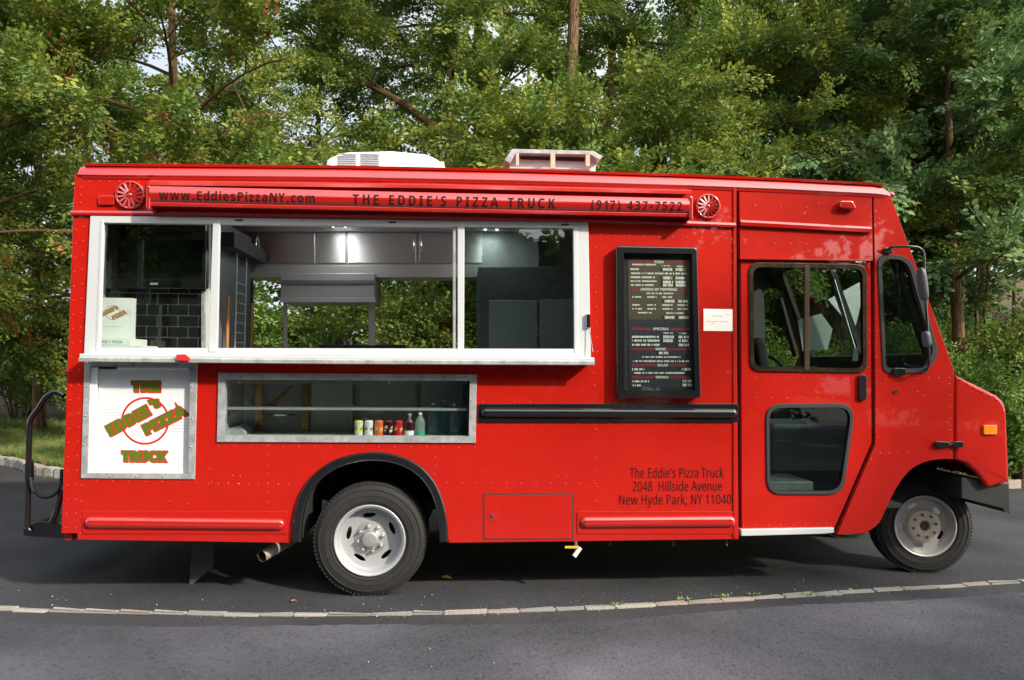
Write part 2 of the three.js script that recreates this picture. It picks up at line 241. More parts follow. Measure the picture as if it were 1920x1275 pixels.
T('pane', plate(rect(1407, 496, 1515, 696), -0.030, 0.003), M.tint, door); T('pane', plate(rect(1510, 496, 1624, 696), -0.022, 0.003), M.tint, door); T('pane', plate(lowWin, -0.03, 0.003), M.tint, door);
{ const h = T('door_handle', plate(roundPts(rect(1611, 702, 1626, 751), 7), 0.006, 0.028, [], 0.006), M.black, door); }
const cabWin = roundPts([[1645, 476], [1692, 478], [1712, 492], [1761, 660], [1740, 700], [1656, 700]], [22, 14, 22, 14, 12, 16]), cabWinIn = roundPts([[1652, 484], [1690, 485], [1706, 498], [1752, 658], [1735, 692], [1661, 692]], [18, 10, 18, 12, 10, 14]);
const frontArch = [[1624, 999], [1648, 981], [1665, 946], [1683, 911], [1706, 882], [1735, 866], [1765, 861], [1787, 861]];
const corner = T('corner_panel', plate([[1638, 364], [1664, 366], [1672, 372], [1789, 694], [1787, 861], ...smooth(frontArch, 20).reverse().slice(1), [1570, 1003], [1641, 834], [1640, 488]], 0, 0.05, [cabWinIn], 0.003), M.red);
T('window_frame', plate(cabWin, 0.010, 0.03, [cabWinIn], 0.005), M.blackMatte, corner); T('pane', plate(cabWin, -0.02, 0.003), M.tint, corner);
T('door_jamb', plate([[1377, 352], [1395, 352], [1398, 992], [1380, 1006]], -0.064, 0.02), M.blackMatte, door); T('door_jamb', plate([[1628, 480], [1646, 480], [1648, 836], [1576, 1000], [1556, 1000], [1630, 826]], -0.064, 0.02), M.blackMatte, door);
T('key_lock', new THREE.CylinderGeometry(0.016, 0.016, 0.02, 14).rotateX(Math.PI / 2).translate(...s(1679, 734).toArray()), M.chrome, corner);
T('vent_latch', plate(roundPts(rect(1676, 690, 1700, 704), 4), 0.03, 0.025, [], 0.005), M.black, corner);
const hoodPts = [[1791, 702], [1878, 747], [1888, 764], [1894, 905], [1876, 908], [1853, 915], [1846, 905], [1831, 886], [1813, 870], [1791, 862]];
const hoodRound = roundPts(hoodPts, [0, 10, 10, 4, 0, 0, 0, 0, 0, 0]), hoodMid = -TW + 0.10;
T('hood_side', plate(hoodRound, -0.005, 0.06, [], 0.026), M.red);
T('hood_side', plate(hoodRound, -0.005, 0.06, [], 0.026).translate(0, 0, hoodMid + 0.03), M.red);
{ // hood top and grille face, a bent sheet between the two sides
  const a = flat([[1789, 700], [1878, 745], [1889, 762], [1894, 900], [1888, 900], [1882, 768], [1873, 753], [1789, 710]], 0), q = new THREE.ExtrudeGeometry(new THREE.Shape(a), { depth: TW - 0.22, bevelEnabled: true, bevelSize: 0.012, bevelThickness: 0.03, bevelSegments: 3 }); q.translate(0, 0, -TW + 0.14); T('hood', q, M.red);
}
T('marker_lamp', plate(roundPts(rect(1845, 797, 1870, 815), 3), 0.012, 0.02, [], 0.004), M.amber);
{ const h = T('hood_latch', plate(roundPts([[1755, 827], [1782, 829], [1782, 838], [1755, 839]], 5), 0.03, 0.03, [], 0.006), M.black); T('latch_catch', plate(roundPts([[1788, 828], [1808, 827], [1808, 839], [1788, 838]], 5), 0.03, 0.03, [], 0.006), M.black, h); T('latch_link', plate([[1779, 831], [1792, 831], [1792, 835], [1779, 835]], 0.024, 0.02), M.blackMatte, h); }
T('front_bumper', plate([[1803, 895], [1892, 908], [1894, 962], [1883, 960], [1881, 954], [1803, 934]], -0.06, TW - 0.12, [], 0.006), M.blackMatte);
// windshield and its frame: a sloping sheet with two panes
{
  const A = s(1670, 366), B = s(1788, 696), L = A.distanceTo(B), dir = B.clone().sub(A).normalize(), w = TW - 0.12;
  const fr = new THREE.Shape([V2(0, 0), V2(w, 0), V2(w, L), V2(0, L)]); for (const [x0, x1] of [[0.14, w / 2 - 0.04], [w / 2 + 0.04, w - 0.14]]) fr.holes.push(new THREE.Path(roundPts([[x0, 0.34], [x1, 0.34], [x1, L - 0.12], [x0, L - 0.12]], 0.08).map(p => V2(...p))));
  const mat = new THREE.Matrix4().makeBasis(V3(0, 0, -1), dir, V3(0, 0, -1).cross(dir)).setPosition(A.x - 0.03, A.y, -0.06);
  const ws = T('windshield_frame', new THREE.ExtrudeGeometry(fr, { depth: 0.04, bevelEnabled: false }).applyMatrix4(mat), M.blackMatte);
  for (const x0 of [0.12, w / 2 + 0.02]) T('pane', new THREE.PlaneGeometry(w / 2 - 0.14, L - 0.42).translate(x0 + (w / 2 - 0.14) / 2, L / 2 + 0.11, 0.02).applyMatrix4(mat), M.glass, ws);
}
// far side: one panel with the openings through which the shrubs show
{
  const far = [[-0.006, 0]];
  const o = s(140, 326), o2 = s(115, 1005), f0 = s(1660, 366), f1 = s(1787, 700), f2 = s(1785, 850), b1 = s(1600, 1003), top = s(900, 338).y;
  const pts = [V2(o.x, o.y), V2(0, top), V2(f0.x, f0.y), V2(f1.x, f1.y), V2(f2.x, f2.y), V2(b1.x + 0.35, 0.62), V2(b1.x, b1.y), V2(o2.x, o2.y)];
  const hp = (x0, y0, x1, y1) => flat(rect(x0, y0, x1, y1), ZF + 0.03);
  const dA = s(1405, 495), dB = s(1622, 690), cw = cabWinIn.map(p => { const q = s(...p); return V2(q.x, q.y); });
  T('far_side_panel', plateXY(pts, ZF + 0.05, 0.05, [hp(474, 518, 905, 668), [V2(dA.x, dA.y), V2(dB.x, dA.y), V2(dB.x, dB.y), V2(dA.x, dB.y)], cw]), M.red);
}
T('rear_wall', box(s(137, 420).x - 0.02, s(137, 420).x + 0.03, 0.42, s(140, 330).y, ZF + 0.05, -0.055), M.red);
// floors, bulkhead, ceiling
const floorY = 1.03, xr = s(120, 900).x + 0.05, xd = s(1387, 700).x, xn = s(1780, 800).x;
T('floor', box(xr, xd - 0.02, floorY - 0.05, floorY, ZF + 0.06, -0.06), M.under);
T('cab_floor', box(xd - 0.02, xn - 0.35, 0.62, 0.66, ZF + 0.06, -0.06), M.under);
T('bulkhead', box(xd - 0.12, xd - 0.09, floorY, s(1387, 350).y, ZF + 0.06, -0.06), M.midGrey);
T('step_plate', box(xd + 0.02, xd + 0.62, 0.70, 0.82, -0.55, -0.10), M.alu);
T('engine_cover', box(xd + 0.55, xn - 0.02, 0.66, 1.22, -1.75, -0.75, 0.06), M.midGrey);
// roof
{
  const st = [[139, 330], [141.5, 330], [146, 330], [154, 331], [400, 333], [640, 335], [960, 341], [1280, 350], [1480, 358], [1640, 366], [1660, 368], [1671, 369], [1676, 370]].map(([x, y]) => { const p = s(x, y); return { x: p.x, y: p.y }; });
  [[0, 0.45, 0.05], [1, 0.72, 0.025], [2, 0.92, 0.006], [10, 0.95, 0.004], [11, 0.78, 0.02], [12, 0.42, 0.05]].forEach(([n, k, kz]) => { st[n].k = k; st[n].kz = kz; });
  const hgt = [0, 0.010, 0.040, 0.072, 0.092, 0.104], zin = [0.004, 0.016, 0.002, -0.022, -0.047, -0.085];
  const pr = []; for (let i = 0; i < 6; i++) pr.push([zin[i], hgt[i]]); pr.push([-0.7, 0.125], [-TW + 0.7, 0.125]); for (let i = 5; i >= 0; i--) pr.push([-TW - zin[i], hgt[i]]); pr.push([-TW, -0.02], [-TW + 0.08, 0.02], [-0.08, 0.02], [-0.0, -0.02]);
  const roof = T('roof', loftX(pr, st, 0.5), M.redTrim);
  T('rain_gutter', loftX([[-0.040, 0.086], [-0.020, 0.083], [-0.016, 0.102], [-0.020, 0.104], [-0.026, 0.090], [-0.045, 0.095]], st.slice(3, 11), 0.3), M.redTrim, roof);
  T('lower_moulding', loftX([[0.0, -0.016], [0.006, -0.015], [0.008, -0.004], [0.0, 0.0]], st.slice(3, 11), 0.3), M.red, roof);
}
T('rub_rail', loftX([[0, 0], [0.022, 0.004], [0.026, 0.02], [0.02, 0.036], [0, 0.04]], [[135, 405], [400, 407], [800, 413], [1100, 419], [1300, 425], [1378, 428]].map(([x, y]) => { const p = s(x, y); return { x: p.x, y: p.y }; }), 0.4), M.redTrim);
T('rub_rail', loftX([[0, 0], [0.03, 0.004], [0.034, 0.03], [0.022, 0.048], [0, 0.052]], [[1386, 425], [1500, 431], [1630, 438]].map(([x, y]) => { const p = s(x, y); return { x: p.x, y: p.y }; }), 0.4), M.redTrim);
T('panel_joint', loftX([[0, 0], [0.014, 0.003], [0.014, 0.012], [0, 0.016]], [[1386, 487], [1635, 490]].map(([x, y]) => { const p = s(x, y); return { x: p.x, y: p.y }; }), 0.4), M.redTrim);
T('joint_cover', slab(1375, 352, 1381, 1008, 0.01, 0.012), M.red);
for (const [x0, x1, y, yb] of [[160, 535, 979, 983], [1088, 1378, 979, 977]]) { const a = s(x0, y), b = s(x1, yb), L = a.distanceTo(b), r = 0.042; const c = new THREE.CapsuleGeometry(r, L - 2 * r, 8, 16).rotateZ(Math.PI / 2); c.scale(1, 1, 0.75); c.rotateZ(Math.atan2(b.y - a.y, b.x - a.x)); c.translate((a.x + b.x) / 2, (a.y + b.y) / 2, 0.006); const pl = T('rail_plate', plate(roundPts(rect(x0 - 6, y - 20, x1 + 5, y + 22), 4), 0.006, 0.008, [], 0.002), M.red); T('side_rail', c, M.redTrim, pl); }
{ const p = T('belt_rail', plate(roundPts([[896, 757], [1385, 757], [1385, 792], [896, 792]], 5), 0.014, 0.016, [], 0.005), M.black); const a = s(902, 774), b = s(1380, 773), c = new THREE.CapsuleGeometry(0.034, a.distanceTo(b) - 0.07, 8, 16).rotateZ(Math.PI / 2); c.scale(1, 1, 0.9); c.translate((a.x + b.x) / 2, (a.y + b.y) / 2, 0.02); T('rail_bead', c, M.black, p); }
{ const h = T('access_hatch', plate(rect(908, 928, 1072, 1010), 0.003, 0.01, [], 0.002), M.red); T('hatch_recess', plate(roundPts(rect(916, 958, 934, 976), 2), 0.005, 0.004), M.redTrim, h); T('hatch_lock', new THREE.CylinderGeometry(0.010, 0.012, 0.02, 12).rotateX(Math.PI / 2).translate(...s(924, 967, 0.008).toArray()), M.chrome, h);
  const seam = []; T('hatch_seam', plate(rect(905.5, 925.5, 1074.5, 1012), 0.0015, 0.004, [rect(908.5, 928.5, 1071.5, 1009.5)]), M.blackMatte, h); }
// awning roller with its lettering, cover and end brackets
{
  const AZ = 0.085, a = s(287, 367, AZ), b = s(1288, 389, AZ), L = a.distanceTo(b), Rr = 0.069, ang = Math.atan2(b.y - a.y, b.x - a.x), mid = a.clone().add(b).multiplyScalar(0.5);
  const put = q => q.rotateZ(ang).translate(mid.x, mid.y, mid.z);
  const aw = T('awning', put(new THREE.CylinderGeometry(Rr, Rr, L, 40).rotateZ(Math.PI / 2)), M.redTrim);
  T('bottom_bar', put(box(-L / 2, L / 2, -Rr - 0.012, -Rr + 0.016, -0.02, 0.045, 0.006)), M.redTrim, aw);
  const c0 = s(278, 343, 0.08), c1 = s(1297, 360, 0.08);
  T('awning_cover', loftX([[0, 0.040], [0.045, 0.034], [0.082, 0.008], [0.084, -0.016], [0.078, -0.016], [0.074, 0.002], [0.0, 0.018]], [{ x: c0.x, y: c0.y }, { x: (c0.x + c1.x) / 2, y: (c0.y + c1.y) / 2 + 0.012 }, { x: c1.x, y: c1.y }], 0.5), M.redTrim, aw);
  for (const [x, y] of [[286, 372], [1290, 391]]) { const p = s(x, y, 0.07); T('end_bracket', box(p.x - 0.014, p.x + 0.014, p.y - 0.095, p.y + 0.075, 0.0, 0.15, 0.01), M.redTrim, aw); }
  const fine = (q, mx) => { const P = q.attributes.position, src = []; for (let i = 0; i < P.count; i += 3) src.push([0, 1, 2].map(k => [P.getX(i + k), P.getY(i + k), P.getZ(i + k)])); const out = []; while (src.length) { const t = src.pop(); let bi = -1, bl = mx; for (let k = 0; k < 3; k++) { const l = Math.abs(t[k][1] - t[(k + 1) % 3][1]); if (l > bl) { bl = l; bi = k; } } if (bi < 0) { out.push(...t.flat()); continue; } const a_ = t[bi], b_ = t[(bi + 1) % 3], c_ = t[(bi + 2) % 3], m = a_.map((v, k) => (v + b_[k]) / 2); src.push([a_, m, c_], [m, b_, c_]); } const g_ = new THREE.BufferGeometry(); g_.setAttribute('position', new THREE.Float32BufferAttribute(out, 3)); return g_; };
  const write = (txt, px0, px1, hpx, fnt, spacing) => {
    const list = []; let x = 0; const size = 1;
    for (const ch of txt) { if (ch !== ' ') { const q = new TextGeometry(ch, { font: fnt, size, depth: 0.02, curveSegments: 4 }); q.computeBoundingBox(); const w = q.boundingBox.max.x; q.translate(x, 0, 0); list.push(q); x += w + spacing; } else x += 0.55 + spacing * 0.5; }
    const q = merge(list); q.computeBoundingBox(); const bb = q.boundingBox, xa = s(px0, 370, AZ + Rr).x, xb = s(px1, 380, AZ + Rr).x, H = hpx / F * 5.4;
    q.translate(-bb.min.x, 0, 0); q.scale((xb - xa) / (bb.max.x - bb.min.x), H, 1); const q0 = q, qf = fine(q0, 0.008);
    const p = qf.attributes.position, x00 = xa - mid.x; for (let i = 0; i < p.count; i++) { const th = (p.getY(i) - H * 0.5) / Rr - 0.10, rr = Rr + (p.getZ(i) > 0.01 ? 0.0016 : -0.001); p.setXYZ(i, x00 + p.getX(i), Math.sin(th) * rr, Math.cos(th) * rr); }
    qf.computeVertexNormals(); T('lettering', put(qf), M.text, aw);
  };
  write('www.EddiesPizzaNY.com', 298, 590, 17, fontBold, 0.18); write("THE EDDIE'S PIZZA TRUCK", 661, 1041, 19, fontBold, 0.34); write('(917) 437-7522', 1109, 1279, 17, fontBold, 0.30);
}
{ // address
  const put = (txt, x0, x1, yb, hpx) => { const q = new TextGeometry(txt, { font, size: 1, depth: 0.01, curveSegments: 4 }); q.computeBoundingBox(); const bb = q.boundingBox, A = s(x0, yb), B = s(x1, yb - 1); q.translate(-bb.min.x, 0, 0); q.scale((B.x - A.x) / (bb.max.x - bb.min.x), hpx / F * 5.6, 0.15); q.rotateZ(Math.atan2(B.y - A.y, B.x - A.x)); q.translate(A.x, A.y, 0.0005); T('lettering', q, M.text); };
  put("The Eddie's Pizza Truck", 1181, 1357, 896, 18); put('2048  Hillside Avenue', 1186, 1354, 921, 18); put('New Hyde Park, NY 11040', 1161, 1371, 946, 18);
}
// round slotted vents, marker lamps
for (const [x, y, r] of [[246, 367, 26], [1326, 388, 24]]) {
  const c = s(x, y), R = r / F * 5.5, v = T('round_vent', new THREE.CylinderGeometry(R, R * 1.02, 0.02, 40).rotateX(Math.PI / 2).translate(c.x, c.y, 0.01), M.redTrim);
  T('vent_rim', new THREE.TorusGeometry(R * 0.93, 0.009, 8, 40).translate(c.x, c.y, 0.02), M.redTrim, v);
  T('vent_hub', new THREE.SphereGeometry(R * 0.2, 14, 10).scale(1, 1, 0.6).translate(c.x, c.y, 0.022), M.redTrim, v);
  const slots = []; for (let k = 0; k < 14; k++) { const a = k / 14 * 2 * Math.PI, q = new THREE.BoxGeometry(R * 0.58, R * 0.12, 0.006).translate(R * 0.56, 0, 0); q.rotateZ(a); q.translate(c.x, c.y, 0.019); slots.push(q); const b = new THREE.BoxGeometry(R * 0.62, R * 0.15, 0.014).translate(R * 0.55, 0, 0); b.rotateX(0.35); b.rotateZ(a + Math.PI / 14); b.translate(c.x, c.y, 0.025); T('vent_blade', b, M.redTrim, v); }
  for (const q of slots) T('vent_slot', q, M.hole, v);
}
T('marker_lamp', plate(roundPts(rect(184, 366, 214, 384), 3), 0.02, 0.022, [], 0.006), M.redTrim); T('marker_lamp', plate(roundPts([[1576, 376], [1600, 376], [1607, 392], [1576, 390]], 4), 0.05, 0.055, [], 0.01), M.redTrim);
for (const [x, y] of [[1683, 402], [1676, 362]]) { const p = s(x, y); T('marker_lamp', new THREE.SphereGeometry(0.026, 14, 10).scale(1.2, 0.9, 1).translate(p.x + 0.01, p.y, -0.06), M.redTrim); }
{ const p = s(138, 374); T('rear_lamp', box(p.x - 0.025, p.x - 0.004, p.y - 0.07, p.y + 0.03, -0.12, -0.04), M.redTrim); }
// rivets
{
  const pos = []; const row = (x0, y0, x1, y1, n) => { for (let i = 0; i < n; i++) { const t = n > 1 ? i / (n - 1) : 0; pos.push(s(x0 + (x1 - x0) * t, y0 + (y1 - y0) * t, 0)); } };
  row(142, 430, 123, 990, 22); row(156, 425, 141, 990, 22); row(152, 910, 150, 1000, 4);
  row(153, 337, 150, 395, 5); row(168, 340, 260, 341, 6); row(1125, 441, 1370, 448, 10); row(1116, 465, 1119, 660, 8); row(1112, 700, 1116, 745, 3);
  row(1372, 450, 1377, 1000, 26); row(180, 903, 365, 904, 7); row(410, 837, 890, 839, 17); row(905, 754, 1380, 754, 17); row(905, 796, 1380, 796, 17);
  row(165, 961, 530, 965, 8); row(165, 995, 530, 999, 8); row(1092, 961, 1376, 957, 6); row(1092, 999, 1376, 997, 6);
  row(815, 840, 815, 890, 4); row(838, 906, 1115, 907, 11); row(1117, 805, 1119, 940, 6); row(393, 880, 396, 905, 2); row(436, 892, 450, 893, 2); row(390, 907, 540, 908, 9); row(503, 835, 500, 960, 8); row(318, 940, 352, 945, 2); row(1045, 892, 1062, 892, 2);
  row(1300, 351, 1620, 366, 13); row(1395, 455, 1628, 460, 9); row(1415, 385, 1560, 392, 4); row(1632, 380, 1634, 480, 5); row(1647, 380, 1650, 470, 4); row(1643, 520, 1645, 820, 13); row(1641, 845, 1575, 990, 10); row(1660, 712, 1780, 708, 7); row(1650, 850, 1700, 850, 4); row(1780, 720, 1783, 850, 7); row(1630, 500, 1631, 690, 9); row(1395, 987, 1560, 983, 8); row(1420, 708, 1600, 710, 7); row(1420, 747, 1620, 746, 8);
  row(1720, 735, 1732, 742, 2); row(1700, 415, 1775, 640, 0); row(1800, 712, 1870, 750, 6);
  const base = new THREE.SphereGeometry(0.0064, 7, 5, 0, Math.PI * 2, 0, Math.PI / 2).rotateX(Math.PI / 2).scale(1, 1, 0.6), all = pos.map(p => base.clone().translate(p.x, p.y, p.z + (p.x > xd && p.x < s(1632, 700).x && p.y < s(1500, 495).y ? -0.018 : 0)));
  const m = T('rivets', merge(all), M.rivet); m.userData.kind = 'stuff';
}
// serving window: frame, sashes, panes, shelf
{
  const w = T('serving_window', plate([[169, 404], [1103, 417], [1108, 671], [157, 664]], 0.016, 0.06, [[[190, 416], [1080, 427], [1082, 655], [181, 653]]], 0.004), M.frameWhite);
  const bar = (n, x0, x0b, x1, x1b, y0, y1, z, m = M.frameWhite) => T(n, plate([[x0, y0], [x1, y0], [x1b, y1], [x0b, y1]], z, 0.03, [], 0.004), m, w);
  bar('mullion', 399, 391, 412, 407, 412, 660, 0.022); bar('mullion', 858, 858, 871, 870, 418, 664, 0.018); bar('sash_stile', 849, 849, 855, 855, 419, 660, 0.004, M.alu); bar('sash_stile', 1075, 1077, 1083, 1085, 425, 662, 0.02); bar('sash_stile', 188, 179, 194, 186, 413, 658, 0.02);
  T('glass_pane', plate([[188, 414], [401, 417], [395, 656], [180, 655]], -0.012, 0.003), M.glass, w);
  T('glass_pane', plate([[868, 420], [1078, 424], [1080, 660], [868, 659]], -0.006, 0.003), M.glass, w);
  T('glass_pane', plate([[868, 420], [1078, 424], [1080, 660], [868, 659]], -0.030, 0.003), M.glass, w);
  for (const x of [448, 735, 1060]) T('drain_slot', slab(x - 7, 405 + x * 0.0139 - 0, x + 7, 408 + x * 0.0139, 0.0185, 0.01, 0.001), M.hole, w);
  T('window_latch', plate(roundPts(rect(1099, 588, 1107, 615), 3), 0.04, 0.03, [], 0.004), M.chrome, w);
  T('latch_cord', rod(s(1104, 612, 0.035), s(1112, 660, 0.06), 0.003), M.chrome, w);
  const a = s(157, 664, 0.10), b = s(1112, 671, 0.10), st = [{ x: a.x, y: a.y }, { x: (a.x + b.x) / 2, y: (a.y + b.y) / 2 - 0.004 }, { x: b.x, y: b.y }];
  const sh = T('serving_shelf', loftX([[0.018, -0.036], [0.15, -0.040], [0.155, -0.034], [0.155, -0.004], [0.15, 0.002], [0.018, 0.004]], st, 0.4), M.frameWhite);
  T('shelf_lip', loftX([[0.15, -0.054], [0.165, -0.054], [0.168, -0.05], [0.168, -0.028], [0.157, -0.022], [0.157, -0.045]], st, 0.3), M.alu, sh);
  T('shelf_catch', plate(roundPts([[330, 665], [346, 664], [356, 672], [354, 677], [331, 676]], 2), 0.185, 0.02, [], 0.003), phys(0.6, 0.02, 0.02, 0.4), sh);
}
// display case under the shelf
{
  const c = T('display_case', plate([[409, 699], [894, 702], [892, 831], [406, 829]], 0.014, 0.05, [[[421, 711], [882, 713], [880, 819], [420, 817]]], 0.004), M.alu);
  T('glass_pane', plate([[416, 706], [886, 709], [884, 824], [414, 822]], -0.015, 0.003), M.glass, c);
  const p0 = s(414, 822, -0.03), p1 = s(886, 708, -0.03), z1 = -0.62;
  T('case_floor', box(p0.x, p1.x, p0.y - 0.02, p0.y + 0.012, z1, -0.03, 0.003), M.alu, c); T('case_back', box(p0.x, p1.x, p0.y, p1.y, z1 - 0.02, z1, 0.003), M.wallIn, c);
  T('case_end', box(p0.x - 0.02, p0.x, p0.y, p1.y, z1, -0.03, 0.003), M.wallIn, c); T('case_end', box(p1.x - 0.035, p1.x, p0.y, p1.y, z1, -0.03, 0.003), M.black, c); T('case_top', box(p0.x, p1.x, p1.y, p1.y + 0.02, z1, -0.03, 0.003), M.steel, c);
  const y = s(640, 767, -0.06).y; T('shelf', box(p0.x + 0.005, p1.x - 0.04, y - 0.010, y + 0.008, -0.30, -0.06, 0.003), M.alu, c);
  for (const [x0, x1, m] of [[478, 492, M.brass], [566, 578, M.brass], [583, 661, M.wallIn], [676, 780, M.wallIn], [790, 868, M.wallIn]]) T('back_post', slab(x0, 716, x1, 816, -0.55, 0.02), m, c);
  T('upper_rail', slab(420, 713, 880, 720, -0.40, 0.03), M.steel, c);
  T('wooden_spoon', taperTube([s(505, 764, -0.42), s(520, 752, -0.42), s(548, 724, -0.42)], [0.035, 0.022, 0.012], 10), M.wood, c);
  T('round_tray', new THREE.CylinderGeometry(0.11, 0.10, 0.012, 28).translate(...s(528, 777, -0.35).toArray()), M.polished, c);
  T('warmer', plate(roundPts([[424, 802], [448, 798], [460, 808], [462, 817], [422, 817]], 4), -0.22, 0.2, [], 0.01), M.midGrey, c);
}
// recessed sign
{
  const fr = T('sign_frame', plate([[158, 674], [370, 676], [365, 899], [151, 897]], 0.010, 0.05, [[[168, 686], [358, 687], [354, 889], [162, 888]]], 0.004), M.alu);
  const rivs = []; for (const [x, y] of [[164, 680], [212, 680], [262, 681], [312, 681], [163, 725], [160, 780], [157, 835], [360, 725], [360, 785], [358, 838], [205, 893], [255, 894], [305, 894], [364, 681]]) rivs.push(new THREE.SphereGeometry(0.007, 8, 6).scale(1, 1, 0.5).translate(...s(x, y, 0.011).toArray())); const rr = T('frame_rivets', merge(rivs), M.chrome, fr); rr.userData.kind = 'stuff';
  T('guide_post', plate([[169, 688], [182, 688], [178, 888], [164, 888]], -0.005, 0.03, [], 0.006), M.white, fr);
  T('top_roller', rod(s(222, 688, -0.03), s(356, 689, -0.03), 0.024, 18), M.frameWhite, fr);
  T('recess_back', slab(158, 684, 362, 892, -0.09, 0.02), M.midGrey, fr);
  const W = 860, H = 1000, cv = document.createElement('canvas'); cv.width = W; cv.height = H; const c = cv.getContext('2d');
  c.fillStyle = '#d6dae0'; c.fillRect(0, 0, W, H);
  const X = px => (px - 185) / 172 * W, Y = py => (py - 691) / 199 * H;
  c.strokeStyle = 'rgba(214,90,86,0.5)'; c.lineWidth = 4; for (let k = 0; k < 8; k++) { const y = Y(768 + k * 6.0); c.beginPath(); c.moveTo(0, y); c.lineTo(X(226), y); c.stroke(); c.beginPath(); c.moveTo(X(318), y); c.lineTo(W, y); c.stroke(); }
  c.fillStyle = '#d9dce1'; c.beginPath(); c.arc(X(273), Y(790), 212, 0, 7); c.fill(); c.strokeStyle = '#c01f1c'; c.lineWidth = 19; c.beginPath(); c.arc(X(273), Y(790), 218, 0, 7); c.stroke();
  const word = (t, x, y, size, rot, stretch) => { c.save(); c.translate(X(x), Y(y)); c.rotate(rot); c.textAlign = 'center'; c.textBaseline = 'middle'; c.font = 'bold ' + size + 'px sans-serif'; c.lineJoin = 'miter'; const w = c.measureText(t).width; c.scale(stretch / w, 1);
    c.fillStyle = c.strokeStyle = '#b8301c'; c.lineWidth = 24; for (let k = 0; k < 12; k += 2) { c.strokeText(t, k, k); } c.fillStyle = '#56681f'; c.strokeStyle = '#56681f'; c.lineWidth = 15; c.strokeText(t, 0, 0); c.fillText(t, 0, 0); c.restore(); };
  word('THE', 273, 724, 130, 0, 268); word('TRUCK', 271, 857, 124, 0, 410);
  word('EDDIE', 240, 790, 138, -0.50, 440); word("'s", 289, 757, 120, -0.45, 92); word('PIZZA', 308, 789, 132, -0.48, 440);
  c.save(); c.translate(X(258), Y(812)); c.rotate(-0.45); c.fillStyle = 'rgba(150,60,70,0.55)'; for (let k = 0; k < 4; k++) for (let i = 0; i < 7; i++) c.fillRect(-50 + i * 14, -34 + k * 20, 9, 6); c.restore();
  const tx = new THREE.CanvasTexture(cv); tx.colorSpace = THREE.SRGBColorSpace;
  const pts = [[186, 692], [357, 692], [354, 889], [182, 888]].map(p => s(...p, -0.035)), q = new THREE.BufferGeometry();
  q.setAttribute('position', new THREE.Float32BufferAttribute([3, 2, 1, 0].flatMap(i => pts[i].toArray()), 3)); q.setAttribute('uv', new THREE.Float32BufferAttribute([0, 0, 1, 0, 1, 1, 0, 1], 2)); q.setIndex([0, 1, 2, 0, 2, 3]); q.computeVertexNormals();
  const panel = T('sign_panel', plate([[186, 692], [357, 692], [354, 889], [182, 888]], -0.037, 0.015), M.white, fr);
  part('sign_print', q, phys(1, 1, 1, 0.35, { map: tx, clearcoat: 0.4 }), fr);
}
